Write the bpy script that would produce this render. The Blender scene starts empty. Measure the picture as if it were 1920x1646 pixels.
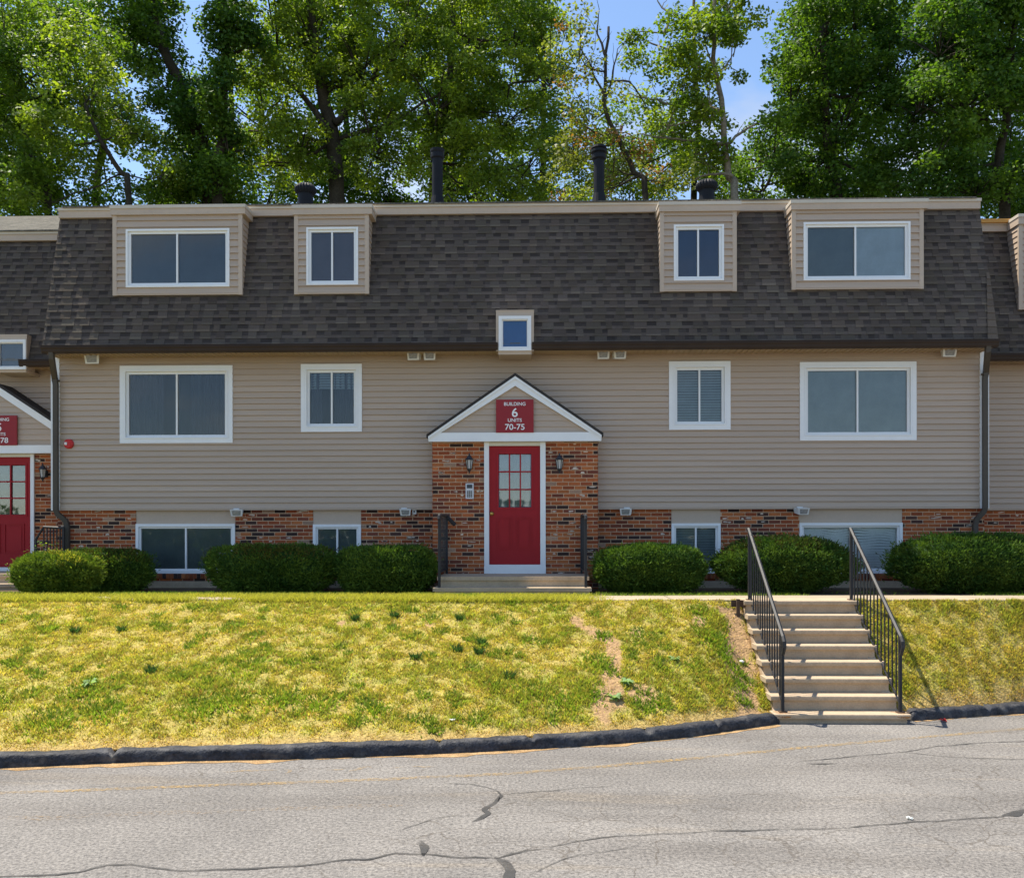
import bpy, math, random
import numpy as np
from mathutils import Matrix, Vector

random.seed(7)
RNG = np.random.default_rng(11)
C = bpy.context.scene.collection
PI = math.pi

# ------------------------------------------------------------------ camera model
F = 1650.0            # focal length in pixels of a 1920 wide picture
YAW = math.radians(1.39)
ROLL = 0.0015
EYE = 0.95
HOR = 1000.0
CT, ST = math.cos(YAW), math.sin(YAW)

def _unroll(px, py):
    dx, dy = px - 960.0, py - HOR
    c, s = math.cos(ROLL), math.sin(ROLL)
    return dx * c - dy * s, dx * s + dy * c

def at(px, py, Y):
    """point of the upright plane Y = const seen at a pixel of the photograph"""
    dx, dy = _unroll(px, py)
    t = dx / F
    X = Y * (t * CT - ST) / (CT + t * ST)
    d = -X * ST + Y * CT
    return X, EYE - dy * d / F

def gp(px, py, z):
    """point of the level plane z seen at a pixel"""
    dx, dy = _unroll(px, py)
    d = F * (EYE - z) / dy
    u = dx / F * d
    return u * CT - d * ST, u * ST + d * CT

def rect(x0, y0, x1, y1, Y):
    ym, xm = (y0 + y1) / 2, (x0 + x1) / 2
    return at(x0, ym, Y)[0], at(x1, ym, Y)[0], at(xm, y1, Y)[1], at(xm, y0, Y)[1]   # X0 X1 Z0 Z1

# ------------------------------------------------------------------ mesh helpers
ORG = {}

class MB:
    def __init__(s):
        s.v, s.f, s.t, s.m = [], [], [], []
    def poly(s, pts, tint=(1, 1, 1), m=0):
        n = len(s.v); s.v += [tuple(p) for p in pts]
        s.f.append(tuple(range(n, n + len(pts)))); s.t.append(tint); s.m.append(m)
    def quads(s, pts, faces, tint=(1, 1, 1), m=0):
        n = len(s.v); s.v += [tuple(p) for p in pts]
        for f in faces:
            s.f.append(tuple(i + n for i in f)); s.t.append(tint); s.m.append(m)
    def box(s, x0, x1, y0, y1, z0, z1, tint=(1, 1, 1), m=0):
        if x0 > x1: x0, x1 = x1, x0
        if y0 > y1: y0, y1 = y1, y0
        if z0 > z1: z0, z1 = z1, z0
        p = [(x0,y0,z0),(x1,y0,z0),(x1,y1,z0),(x0,y1,z0),(x0,y0,z1),(x1,y0,z1),(x1,y1,z1),(x0,y1,z1)]
        s.quads(p, [(0,3,2,1),(4,5,6,7),(0,1,5,4),(1,2,6,5),(2,3,7,6),(3,0,4,7)], tint, m)
    def prism(s, prof, y0, y1, tint=(1, 1, 1), m=0):
        """prof = [(x, z)] polygon swept from y0 to y1"""
        n = len(prof)
        p = [(x, y0, z) for x, z in prof] + [(x, y1, z) for x, z in prof]
        fs = [tuple(range(n)), tuple(range(2*n-1, n-1, -1))]
        fs += [(i, i+n, (i+1) % n + n, (i+1) % n) for i in range(n)]
        s.quads(p, fs, tint, m)
    def prismx(s, prof, x0, x1, tint=(1, 1, 1), m=0):
        """prof = [(y, z)] polygon swept along x"""
        n = len(prof)
        p = [(x0, y, z) for y, z in prof] + [(x1, y, z) for y, z in prof]
        fs = [tuple(range(n)), tuple(range(2*n-1, n-1, -1))]
        fs += [(i, i+n, (i+1) % n + n, (i+1) % n) for i in range(n)]
        s.quads(p, fs, tint, m)
    def tube(s, pts, rad, n=8, tint=(1, 1, 1), m=0, cap=True, square=False):
        pts = [Vector(p) for p in pts]
        if not hasattr(rad, '__len__'): rad = [rad] * len(pts)
        ref = None; base = len(s.v)
        for i, p in enumerate(pts):
            a = pts[max(i-1, 0)]; b = pts[min(i+1, len(pts)-1)]
            d = (b - a).normalized()
            if ref is None:
                ref = Vector((1, 0, 0)) if abs(d.x) < .9 else Vector((0, 1, 0))
            u = (ref - d * ref.dot(d)).normalized(); w = d.cross(u); ref = u
            for k in range(n):
                an = 2 * PI * (k + (.5 if square else 0)) / n
                s.v.append(tuple(p + (u * math.cos(an) + w * math.sin(an)) * rad[i]))
        for i in range(len(pts) - 1):
            for k in range(n):
                a, b = base + i*n + k, base + i*n + (k+1) % n
                s.f.append((a, b, b+n, a+n)); s.t.append(tint); s.m.append(m)
        if cap:
            s.f.append(tuple(base + k for k in range(n-1, -1, -1))); s.t.append(tint); s.m.append(m)
            e = base + (len(pts)-1)*n
            s.f.append(tuple(e + k for k in range(n))); s.t.append(tint); s.m.append(m)
    def lathe(s, cx, cy, prof, n=16, tint=(1, 1, 1), m=0, ripple=0.0):
        base = len(s.v)
        for r, z in prof:
            for k in range(n):
                a = 2 * PI * k / n
                rr = r * (1 + (ripple if k % 2 else 0))
                s.v.append((cx + rr * math.cos(a), cy + rr * math.sin(a), z))
        for i in range(len(prof)-1):
            for k in range(n):
                a, b = base + i*n + k, base + i*n + (k+1) % n
                s.f.append((a, b, b+n, a+n)); s.t.append(tint); s.m.append(m)
        s.f.append(tuple(base + k for k in range(n-1, -1, -1))); s.t.append(tint); s.m.append(m)
        e = base + (len(prof)-1)*n
        s.f.append(tuple(e + k for k in range(n))); s.t.append(tint); s.m.append(m)
    def build(s, name, mat, parent=None, smooth=False, origin=None):
        return mesh_obj(name, s.v, s.f, mat, parent, s.t, s.m, smooth, origin)

def mesh_obj(name, v, f, mat, parent=None, tints=None, mi=None, smooth=False, origin=None):
    v = np.array(v, dtype=np.float64).reshape(-1, 3)
    if origin is None:
        lo, hi = v.min(0), v.max(0)
        origin = ((lo[0]+hi[0])/2, (lo[1]+hi[1])/2, lo[2])
    origin = np.array(origin, dtype=np.float64)
    me = bpy.data.meshes.new(name)
    me.from_pydata((v - origin).tolist(), [], [tuple(int(i) for i in q) for q in f])
    mats = mat if isinstance(mat, (list, tuple)) else [mat]
    for m_ in mats: me.materials.append(m_)
    if mi is not None and len(mats) > 1: me.polygons.foreach_set('material_index', mi)
    if tints is not None and any(t != (1, 1, 1) for t in tints):
        at_ = me.color_attributes.new('tint', 'FLOAT_COLOR', 'CORNER')
        cnt = np.array([len(q) for q in f])
        cc = np.ones((cnt.sum(), 4), dtype=np.float32)
        cc[:, :3] = np.repeat(np.array(tints, dtype=np.float32), cnt, axis=0)
        at_.data.foreach_set('color', cc.ravel())
    if smooth: me.polygons.foreach_set('use_smooth', [True] * len(me.polygons))
    me.update()
    return link(name, me, parent, origin)

def link(name, data, parent, origin):
    o = bpy.data.objects.new(name, data); C.objects.link(o)
    origin = np.array(origin, dtype=np.float64)
    po = np.zeros(3)
    if parent is not None:
        o.parent = parent; po = ORG[parent.name]
    o.location = (origin - po).tolist()
    ORG[o.name] = origin
    return o

def fast_mesh(name, v, nv, mat, tint, origin, parent=None):
    """v: (n, nv, 3) one polygon of nv corners per row; tint (n, 3)"""
    n = v.shape[0]
    origin = np.array(origin, dtype=np.float64)
    me = bpy.data.meshes.new(name)
    me.vertices.add(n * nv); me.loops.add(n * nv); me.polygons.add(n)
    me.vertices.foreach_set('co', (v.reshape(-1, 3) - origin).astype(np.float32).ravel())
    me.loops.foreach_set('vertex_index', np.arange(n * nv, dtype=np.int32))
    me.polygons.foreach_set('loop_start', np.arange(0, n * nv, nv, dtype=np.int32))
    me.update(calc_edges=True)
    a = me.color_attributes.new('tint', 'FLOAT_COLOR', 'CORNER')
    cc = np.ones((n * nv, 4), dtype=np.float32)
    cc[:, :3] = np.repeat(tint, nv, axis=0)
    a.data.foreach_set('color', cc.ravel())
    me.materials.append(mat)
    me.validate()
    return link(name, me, parent, origin)

def tag(o, label=None, cat=None, group=None, kind=None):
    if label: o['label'] = label
    if cat: o['category'] = cat
    if group: o['group'] = group
    if kind: o['kind'] = kind
    return o

def thing(name, loc, label, cat, group=None):
    o = link(name, None, None, loc)
    o.empty_display_size = .2
    return tag(o, label, cat, group)

# numpy value noise -------------------------------------------------
_PERM = RNG.random((256, 256))
def vnoise(x, y, sc=1.0, off=0.0):
    x = np.asarray(x) * sc + off + 1000.0; y = np.asarray(y) * sc + off * 1.7 + 1000.0
    xi, yi = np.floor(x).astype(int), np.floor(y).astype(int)
    fx, fy = x - xi, y - yi
    fx = fx*fx*(3-2*fx); fy = fy*fy*(3-2*fy)
    g = lambda a, b: _PERM[a % 256, b % 256]
    return ((g(xi, yi)*(1-fx)+g(xi+1, yi)*fx)*(1-fy) + (g(xi, yi+1)*(1-fx)+g(xi+1, yi+1)*fx)*fy)
def fbm(x, y, sc=1.0, off=0.0, o=3):
    r, a, t = 0, 1.0, 0
    for i in range(o):
        r = r + a * vnoise(x, y, sc * 2**i, off + 7.3*i); t += a; a *= .5
    return r / t
def sstep(a, b, x):
    t = np.clip((x - a) / (b - a), 0, 1); return t*t*(3-2*t)

# ------------------------------------------------------------------ materials
def nodes_of(name):
    m = bpy.data.materials.new(name); m.use_nodes = True
    nt = m.node_tree; nt.nodes.clear()
    out = nt.nodes.new('ShaderNodeOutputMaterial')
    return m, nt, out

def N(nt, typ, **kw):
    n = nt.nodes.new(typ)
    for k, val in kw.items():
        if k in n.inputs: n.inputs[k].default_value = val
        else: setattr(n, k, val)
    return n

def noise_fac(nt, scale, detail=4, lo=.3, hi=.7, a=0.0, b=1.0, vec=None, rough=.6):
    n = N(nt, 'ShaderNodeTexNoise', Scale=scale, Detail=detail, Roughness=rough)
    if vec is not None: nt.links.new(vec, n.inputs['Vector'])
    r = nt.nodes.new('ShaderNodeMapRange')
    r.inputs['From Min'].default_value = lo; r.inputs['From Max'].default_value = hi
    r.inputs['To Min'].default_value = a; r.inputs['To Max'].default_value = b
    nt.links.new(n.outputs['Fac'], r.inputs['Value'])
    return r.outputs['Result']

def mixc(nt, fac, c1, c2, blend='MIX'):
    n = nt.nodes.new('ShaderNodeMix'); n.data_type = 'RGBA'; n.blend_type = blend
    for sock, val in ((n.inputs[0], fac), (n.inputs[6], c1), (n.inputs[7], c2)):
        if hasattr(val, 'links'): nt.links.new(val, sock)
        elif isinstance(val, (int, float)): sock.default_value = val
        else: sock.default_value = (*val[:3], 1)
    return n.outputs[2]

def texco(nt, scale=None, which='Object'):
    t = nt.nodes.new('ShaderNodeTexCoord')
    o = t.outputs[which]
    if scale:
        mp = nt.nodes.new('ShaderNodeMapping'); mp.inputs['Scale'].default_value = scale
        nt.links.new(o, mp.inputs['Vector']); o = mp.outputs['Vector']
    return o

def pbr(name, col, rough=.6, var=.12, vs=2.0, fine=0.0, fs=60, bump=0.0, bs=80, spec=.3, attr=False, metal=0.0, stretch=None, stain=None):
    m, nt, out = nodes_of(name)
    vec = texco(nt, stretch)
    b = N(nt, 'ShaderNodeBsdfPrincipled', Roughness=rough, Metallic=metal)
    b.inputs['Specular IOR Level'].default_value = spec
    c = mixc(nt, noise_fac(nt, vs, vec=vec), tuple(x*(1-var) for x in col), tuple(min(x*(1+var), 1) for x in col))
    if fine:
        c = mixc(nt, noise_fac(nt, fs, 3, vec=vec), mixc(nt, 1.0, c, (1-fine,)*3, 'MULTIPLY'), mixc(nt, 1.0, c, (1+fine,)*3, 'MULTIPLY'))
    if stain:
        c = mixc(nt, noise_fac(nt, stain[1], 5, .52, .72, 0, stain[2], vec=vec), c, stain[0])
    if attr:
        a = nt.nodes.new('ShaderNodeAttribute'); a.attribute_name = 'tint'
        c = mixc(nt, 1.0, c, a.outputs['Color'], 'MULTIPLY')
    nt.links.new(c, b.inputs['Base Color'])
    if bump:
        n = N(nt, 'ShaderNodeTexNoise', Scale=bs, Detail=4.0)
        nt.links.new(vec, n.inputs['Vector'])
        bp = N(nt, 'ShaderNodeBump', Strength=bump, Distance=.01)
        nt.links.new(n.outputs['Fac'], bp.inputs['Height']); nt.links.new(bp.outputs['Normal'], b.inputs['Normal'])
    nt.links.new(b.outputs[0], out.inputs[0])
    return m

def leafmat(name, trans=.45, tcol=(1.0, 1.15, .45), rough=.5, spec=.25):
    m, nt, out = nodes_of(name)
    a = nt.nodes.new('ShaderNodeAttribute'); a.attribute_name = 'tint'
    b = N(nt, 'ShaderNodeBsdfPrincipled', Roughness=rough)
    b.inputs['Specular IOR Level'].default_value = spec
    nt.links.new(a.outputs['Color'], b.inputs['Base Color'])
    t = nt.nodes.new('ShaderNodeBsdfTranslucent')
    nt.links.new(mixc(nt, 1.0, a.outputs['Color'], tcol, 'MULTIPLY'), t.inputs['Color'])
    mx = N(nt, 'ShaderNodeMixShader'); mx.inputs[0].default_value = trans
    nt.links.new(b.outputs[0], mx.inputs[1]); nt.links.new(t.outputs[0], mx.inputs[2])
    nt.links.new(mx.outputs[0], out.inputs[0])
    return m

def glassmat(name, tint=(.55, .62, .66), refl=1.0):
    m, nt, out = nodes_of(name)
    tr = N(nt, 'ShaderNodeBsdfTransparent'); tr.inputs[0].default_value = (*tint, 1)
    gl = N(nt, 'ShaderNodeBsdfGlossy', Roughness=.02)
    vec = texco(nt)
    n = N(nt, 'ShaderNodeTexNoise', Scale=1.6, Detail=2.0); nt.links.new(vec, n.inputs['Vector'])
    bp = N(nt, 'ShaderNodeBump', Strength=.05, Distance=.05)
    nt.links.new(n.outputs['Fac'], bp.inputs['Height']); nt.links.new(bp.outputs['Normal'], gl.inputs['Normal'])
    fr = N(nt, 'ShaderNodeFresnel', IOR=1.5)
    mu = N(nt, 'ShaderNodeMath', operation='MULTIPLY'); mu.inputs[1].default_value = 1.9 * refl
    nt.links.new(fr.outputs[0], mu.inputs[0])
    mx = nt.nodes.new('ShaderNodeMixShader')
    nt.links.new(mu.outputs[0], mx.inputs[0]); nt.links.new(tr.outputs[0], mx.inputs[1]); nt.links.new(gl.outputs[0], mx.inputs[2])
    nt.links.new(mx.outputs[0], out.inputs[0])
    return m

M = {}
M['siding'] = pbr('clay_vinyl_siding', (.455, .352, .268), .55, .05, .8, .035, 9, .08, 30, .3, attr=True, stretch=(.25, 1, 6))
M['tan_trim'] = pbr('tan_trim_metal', (.49, .385, .295), .5, .05, 1.5, .03, 20, .03, 40)
M['pale_edge'] = pbr('pale_drip_edge', (.56, .49, .40), .45, .06, 2)
M['white'] = pbr('white_vinyl', (.79, .785, .775), .4, .03, 2, .015, 30)
M['cream'] = pbr('cream_trim', (.66, .62, .52), .45, .04, 2)
M['shingle'] = pbr('asphalt_shingle', (.092, .074, .062), .9, .14, .7, .30, 140, .5, 220, .15, attr=True)
M['deck'] = pbr('roof_deck_shingle', (.12, .11, .09), .9, .35, 4, .5, 25, .6, 60, .1, stain=((.05, .05, .045), 9, .8))
M['gutter'] = pbr('brown_gutter', (.046, .031, .023), .55, .1, 3, spec=.12)
M['downspout'] = pbr('grey_brown_downspout', (.085, .072, .058), .5, .08, 2, spec=.15)
M['soffit'] = pbr('tan_soffit', (.42, .31, .19), .55, .05, 2)
M['brick'] = pbr('mixed_red_brick', (1, 1, 1), .85, .13, 6, .18, 55, .5, 90, .2, attr=True)
M['mortar'] = pbr('tan_mortar', (.56, .38, .25), .9, .15, 8, .15, 60, .3, 120, .1)
M['red'] = pbr('red_door_paint', (.33, .009, .015), .5, .06, 2, .02, 40, .04, 60, .25)
M['signred'] = pbr('red_sign_paint', (.28, .016, .022), .45, .05, 3)
M['lettering'] = pbr('white_lettering', (.82, .80, .78), .5, .02, 3)
M['black'] = pbr('black_iron', (.022, .022, .026), .42, .2, 10, .1, 80, .1, 90, .45)
M['railmetal'] = pbr('dark_painted_rail', (.026, .026, .028), .55, .2, 5, .1, 60, .1, 90, .3)
M['pipe'] = pbr('dark_flue_metal', (.014, .015, .019), .6, .15, 4, spec=.15)
M['concrete'] = pbr('beige_concrete', (.45, .345, .235), .85, .13, 2.2, .10, 45, .25, 80, .2, stain=((.20, .15, .10), 1.6, .45))
M['walk'] = pbr('pale_walk_concrete', (.38, .31, .22), .9, .12, 1.5, .12, 50, .2, 80, .2)
M['plastic'] = pbr('white_lamp_plastic', (.70, .69, .66), .4, .05, 5)
M['floodglass'] = pbr('flood_lens', (.25, .25, .24), .15, .3, 25, spec=.6)
M['lampglass'] = pbr('lamp_lens_glass', (.50, .50, .48), .15, .12, 12, spec=.6)
M['brass'] = pbr('brass', (.62, .40, .10), .28, .1, 20, metal=.9)
M['keypad'] = pbr('dark_keypad', (.05, .055, .065), .4, .1, 10)
M['silver'] = pbr('pale_intercom_metal', (.60, .60, .62), .4, .05, 10)
M['orange'] = pbr('raw_pine_board', (.62, .30, .07), .7, .15, 2, .1, 30, stretch=(.3, 3, 3))
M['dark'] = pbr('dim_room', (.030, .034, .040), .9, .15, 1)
M['barkd'] = pbr('dark_bark', (.050, .042, .032), .95, .3, 3, .3, 20, .8, 25, .1)
M['barkp'] = pbr('pale_bark', (.20, .17, .13), .95, .3, 3, .3, 20, .8, 25, .1)
M['soil'] = pbr('bed_soil', (.10, .070, .045), .95, .3, 2, .3, 40, .6, 40, .1, stain=((.16, .13, .05), 3, .6))
M['kerb'] = pbr('sealed_asphalt_kerb', (.032, .033, .039), .66, .4, 5, .5, 38, 1.0, 40, .3, stain=((.14, .13, .12), 6, .75))
M['kerbdirt'] = pbr('straw_and_grit', (.34, .22, .11), .95, .35, 6, .5, 60, .5, 70, .1)
M['paint'] = None
M['leaf'] = leafmat('tree_leaf', .5, (1.5, 1.55, .42))
M['needle'] = leafmat('yew_needle', .3, (1.0, 1.1, .5), .6, .12)
M['blade'] = leafmat('grass_blade', .5, (1.2, 1.2, .65), .6, .1)
M['glass'] = glassmat('window_glass', (.96, .98, .985), .48)
M['glassw'] = glassmat('door_lite_glass', (.80, .83, .86), 1.6)
M['rust'] = pbr('rusty_stake', (.09, .055, .035), .9, .3, 10)
M['stone'] = pbr('white_stone', (.75, .72, .68), .8, .1, 20)
M['litter'] = pbr('red_scrap', (.55, .03, .03), .5, .2, 20)
M['paper'] = pbr('pale_scrap', (.75, .76, .70), .7, .1, 20)
M['tar'] = None
def fabric(name, c, **k): return pbr(name, c, .8, .12, 3, .05, 40, **k)
M['b_slate'] = fabric('slate_screen', (.060, .078, .095))
M['b_purple'] = fabric('plum_grey_screen', (.095, .080, .095))
M['b_navy'] = fabric('navy_shade', (.020, .045, .11))
M['b_blue'] = fabric('blue_backing', (.020, .115, .36))  # even blue sheet behind the glass of the small roof window
M['b_blue2'] = fabric('dull_blue_shade', (.055, .10, .165))
M['b_sage'] = fabric('grey_green_shade', (.25, .295, .30))
M['b_blind'] = fabric('grey_blue_blind', (.22, .27, .285))
M['b_white'] = fabric('white_blind', (.86, .92, .92))
M['b_dim'] = fabric('dim_green_blind', (.105, .135, .142))
M['b_palesky'] = fabric('pale_sky_reflection', (.40, .48, .54))  # bright sky mirrored in the right dormer pane, painted as a flat colour
M['b_curt'] = fabric('dim_curtain', (.034, .040, .055))
M['b_doorsky'] = fabric('door_sky_reflection', (.42, .52, .66))  # whitish-blue sky reflection of the main door lites, put into the colour

# asphalt road
def road_mat():
    m, nt, out = nodes_of('worn_asphalt')
    vec = texco(nt)
    b = N(nt, 'ShaderNodeBsdfPrincipled', Roughness=.88); b.inputs['Specular IOR Level'].default_value = .2
    c = mixc(nt, noise_fac(nt, .55, 4, vec=vec), (.176, .165, .153), (.248, .232, .213))
    lng = texco(nt, (.16, 1.3, 1))
    c = mixc(nt, noise_fac(nt, 1.0, 5, .45, .66, 0, .75, vec=lng), c, (.140, .128, .116))
    c = mixc(nt, noise_fac(nt, 1.4, 5, .56, .75, 0, .5, vec=lng), c, (.30, .24, .165))
    c = mixc(nt, noise_fac(nt, .9, 6, .50, .72, 0, .55, vec=vec, rough=.7), c, (.145, .138, .130))
    # aggregate
    c = mixc(nt, noise_fac(nt, 34, 4, .36, .66, vec=vec, rough=.85), mixc(nt, 1.0, c, (.42, .42, .44), 'MULTIPLY'), mixc(nt, 1.0, c, (1.5, 1.48, 1.45), 'MULTIPLY'))
    v = N(nt, 'ShaderNodeTexVoronoi', Scale=60.0); nt.links.new(vec, v.inputs['Vector'])
    r = nt.nodes.new('ShaderNodeMapRange'); r.inputs['From Min'].default_value = .05; r.inputs['From Max'].default_value = .22
    r.inputs['To Min'].default_value = 1.0; r.inputs['To Max'].default_value = 0.0
    nt.links.new(v.outputs['Distance'], r.inputs['Value'])
    gate = noise_fac(nt, 40, 2, .52, .62, 0, .8, vec=vec)
    mu = N(nt, 'ShaderNodeMath', operation='MULTIPLY'); nt.links.new(r.outputs[0], mu.inputs[0]); nt.links.new(gate, mu.inputs[1])
    c = mixc(nt, mu.outputs[0], c, (.46, .42, .37))
    # alligator hairlines, only in patches
    nv = N(nt, 'ShaderNodeTexNoise', Scale=2.2, Detail=5.0); nt.links.new(vec, nv.inputs['Vector'])
    wv = nt.nodes.new('ShaderNodeVectorMath'); wv.operation = 'MULTIPLY_ADD'
    nt.links.new(nv.outputs['Color'], wv.inputs[0]); wv.inputs[1].default_value = (.5, .5, .5); nt.links.new(vec, wv.inputs[2])
    ed = N(nt, 'ShaderNodeTexVoronoi', Scale=1.9, feature='DISTANCE_TO_EDGE'); nt.links.new(wv.outputs[0], ed.inputs['Vector'])
    r2 = nt.nodes.new('ShaderNodeMapRange'); r2.inputs['From Min'].default_value = .004; r2.inputs['From Max'].default_value = .016
    r2.inputs['To Min'].default_value = 1.0; r2.inputs['To Max'].default_value = 0.0
    nt.links.new(ed.outputs['Distance'], r2.inputs['Value'])
    g2 = noise_fac(nt, .38, 3, .42, .60, 0, .6, vec=vec)
    mu2 = N(nt, 'ShaderNodeMath', operation='MULTIPLY'); nt.links.new(r2.outputs[0], mu2.inputs[0]); nt.links.new(g2, mu2.inputs[1])
    c = mixc(nt, mu2.outputs[0], c, (.085, .070, .055))
    nt.links.new(c, b.inputs['Base Color'])
    n = N(nt, 'ShaderNodeTexNoise', Scale=75.0, Detail=4.0); nt.links.new(vec, n.inputs['Vector'])
    bp = N(nt, 'ShaderNodeBump', Strength=.55, Distance=.012)
    nt.links.new(n.outputs['Fac'], bp.inputs['Height']); nt.links.new(bp.outputs['Normal'], b.inputs['Normal'])
    nt.links.new(b.outputs[0], out.inputs[0])
    return m
M['road'] = road_mat()

def worn_paint(name, col, lo, hi, stretch=(1, 1, 1)):
    m, nt, out = nodes_of(name)
    vec = texco(nt, stretch)
    b = N(nt, 'ShaderNodeBsdfPrincipled', Roughness=.85)
    nt.links.new(mixc(nt, noise_fac(nt, 30, 3, vec=vec), tuple(x*.7 for x in col), col), b.inputs['Base Color'])
    t = nt.nodes.new('ShaderNodeBsdfTransparent')
    mx = nt.nodes.new('ShaderNodeMixShader')
    f1 = noise_fac(nt, 26, 4, lo, hi, vec=vec, rough=.75); f2 = noise_fac(nt, 2.0, 3, .35, .6, .25, 1, vec=vec)
    mu = N(nt, 'ShaderNodeMath', operation='MULTIPLY'); nt.links.new(f1, mu.inputs[0]); nt.links.new(f2, mu.inputs[1])
    nt.links.new(mu.outputs[0], mx.inputs[0]); nt.links.new(t.outputs[0], mx.inputs[1]); nt.links.new(b.outputs[0], mx.inputs[2])
    nt.links.new(mx.outputs[0], out.inputs[0])
    return m
M['paint'] = worn_paint('worn_yellow_paint', (.46, .31, .13), .42, .64)
M['tar'] = worn_paint('crack_sealant', (.052, .050, .048), .18, .36)
M['grit'] = worn_paint('grit_film', (.36, .25, .14), .50, .72)

def lawn_mat():
    m, nt, out = nodes_of('dry_lawn_ground')
    vec = texco(nt)
    a = nt.nodes.new('ShaderNodeAttribute'); a.attribute_name = 'tint'
    b = N(nt, 'ShaderNodeBsdfPrincipled', Roughness=.95); b.inputs['Specular IOR Level'].default_value = .1
    c = mixc(nt, noise_fac(nt, 18, 4, vec=vec), mixc(nt, 1.0, a.outputs['Color'], (.62, .6, .6), 'MULTIPLY'), mixc(nt, 1.0, a.outputs['Color'], (1.25, 1.25, 1.2), 'MULTIPLY'))
    nt.links.new(c, b.inputs['Base Color'])
    n = N(nt, 'ShaderNodeTexNoise', Scale=35.0, Detail=5.0); nt.links.new(vec, n.inputs['Vector'])
    bp = N(nt, 'ShaderNodeBump', Strength=.8, Distance=.03)
    nt.links.new(n.outputs['Fac'], bp.inputs['Height']); nt.links.new(bp.outputs['Normal'], b.inputs['Normal'])
    nt.links.new(b.outputs[0], out.inputs[0])
    return m
M['lawn'] = lawn_mat()

# ------------------------------------------------------------------ levels
WALL = 15.70
ROAD = -1.38
Z_SB = (at(500, 954.5, WALL)[1] + at(1500, 949.5, WALL)[1]) / 2        # bottom of the siding
XL = at(97, 800, WALL)[0]; XR = at(1853, 800, WALL)[0]                 # outer edges of the main front
EAVE_Y = 15.25
Z_E = at(960, 645, EAVE_Y)[1]                                          # lowest shingle edge
MT_Y = 15.84
Z_MT = at(960, 402, MT_Y)[1]                                           # top of the steep roof under the fascia
Z_FT = at(960, 381, MT_Y - .08)[1]                                     # top of the fascia
Z_SO = Z_E - .10                                                       # soffit
SLP = (MT_Y - EAVE_Y) / (Z_MT - Z_E)
def mans_y(z): return EAVE_Y + (z - Z_E) * SLP

def lap_rows(z0, z1, pitch):
    zs, z = [], z0
    while z < z1 - 1e-4:
        zs.append((z, min(z + pitch, z1))); z += pitch
    return zs

def siding(mb, x0, x1, z0, z1, Y, holes=(), pitch=.1045, lip=.026, clip=None):
    """lapped boards facing -Y; holes = (x0, x1, z0, z1); clip(z) -> (xa, xb) narrows a row"""
    joints = []
    for _ in range(9):
        q, x = [], x0 + random.uniform(.4, 3.6)
        while x < x1: q.append(x); x += 3.66
        joints.append(q)
    for za, zb in lap_rows(z0, z1, pitch):
        cuts = sorted({za, zb} | {h for q in holes for h in q[2:4] if za < h < zb})
        t0 = 1 + random.uniform(-.025, .025)
        for a, b in zip(cuts[:-1], cuts[1:]):
            segs = [(x0, x1)]
            mid = (a + b) / 2
            for q in holes:
                if q[2] < mid < q[3]:
                    ns = []
                    for s0, s1 in segs:
                        if q[1] <= s0 or q[0] >= s1: ns.append((s0, s1)); continue
                        if q[0] > s0: ns.append((s0, q[0]))
                        if q[1] < s1: ns.append((q[1], s1))
                    segs = ns
            cut2 = []
            for s0, s1 in segs:                              # panels butt-lapped along the course
                js = [j_ for j_ in joints[int((za - z0) / pitch / 2) % len(joints)] if s0 + .05 < j_ < s1 - .05]
                cut2 += list(zip([s0] + js, js + [s1]))
            for s0, s1 in cut2:
                jt = 1 + .035 * (vnoise(s0 * 1.7, za * 3.1, 5.0) - .5) * 2
                t = float(t0 * jt)
                sa0, sa1, sb0, sb1 = s0, s1, s0, s1
                if clip:
                    ca, cb = clip(a), clip(b)
                    sa0, sa1, sb0, sb1 = max(s0, ca[0]), min(s1, ca[1]), max(s0, cb[0]), min(s1, cb[1])
                    if sa0 >= sa1: continue
                    if sb0 > sb1: sb0 = sb1 = (sb0 + sb1) / 2
                ya = Y - lip * (1 - (a - za) / pitch); yb = Y - lip * (1 - (b - za) / pitch)
                mb.poly([(sa0, ya, a), (sa1, ya, a), (sb1, yb, b), (sb0, yb, b)], (t, t, t))
                if a == za:
                    mb.poly([(sa0, Y + .004, a), (sa1, Y + .004, a), (sa1, ya, a), (sa0, ya, a)], (t, t, t))

def side_siding(mb, X, sgn, prof, pitch=.1045, lip=.014):
    """lapped boards on a side wall; prof(z) -> (ya, yb); rows between z0 and z1 given in prof.z"""
    z0, z1 = prof['z']
    for za, zb in lap_rows(z0, z1, pitch):
        (a0, a1), (b0, b1) = prof['f'](za), prof['f'](zb)
        x_lo = X + sgn * lip
        p = [(x_lo, a0, za), (x_lo, a1, za), (X, b1, zb), (X, b0, zb)]
        if sgn > 0: p = p
        else: p = p[::-1]
        mb.poly(p)
        mb.poly([(X - sgn*.003, a0, za), (X - sgn*.003, a1, za), (x_lo, a1, za), (x_lo, a0, za)])

BR_COL = [((.40, .115, .040), 40), ((.32, .080, .032), 28), ((.44, .145, .052), 16), ((.19, .056, .034), 16),
          ((.050, .030, .026), 13), ((.085, .042, .034), 8), ((.40, .25, .17), 3)]
def brick_col(dark=1.0):
    r = random.uniform(0, sum(w for _, w in BR_COL))
    for c, w in BR_COL:
        r -= w
        if r <= 0: break
    k = random.uniform(.82, 1.15) * dark
    return tuple(x * k for x in c)

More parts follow.
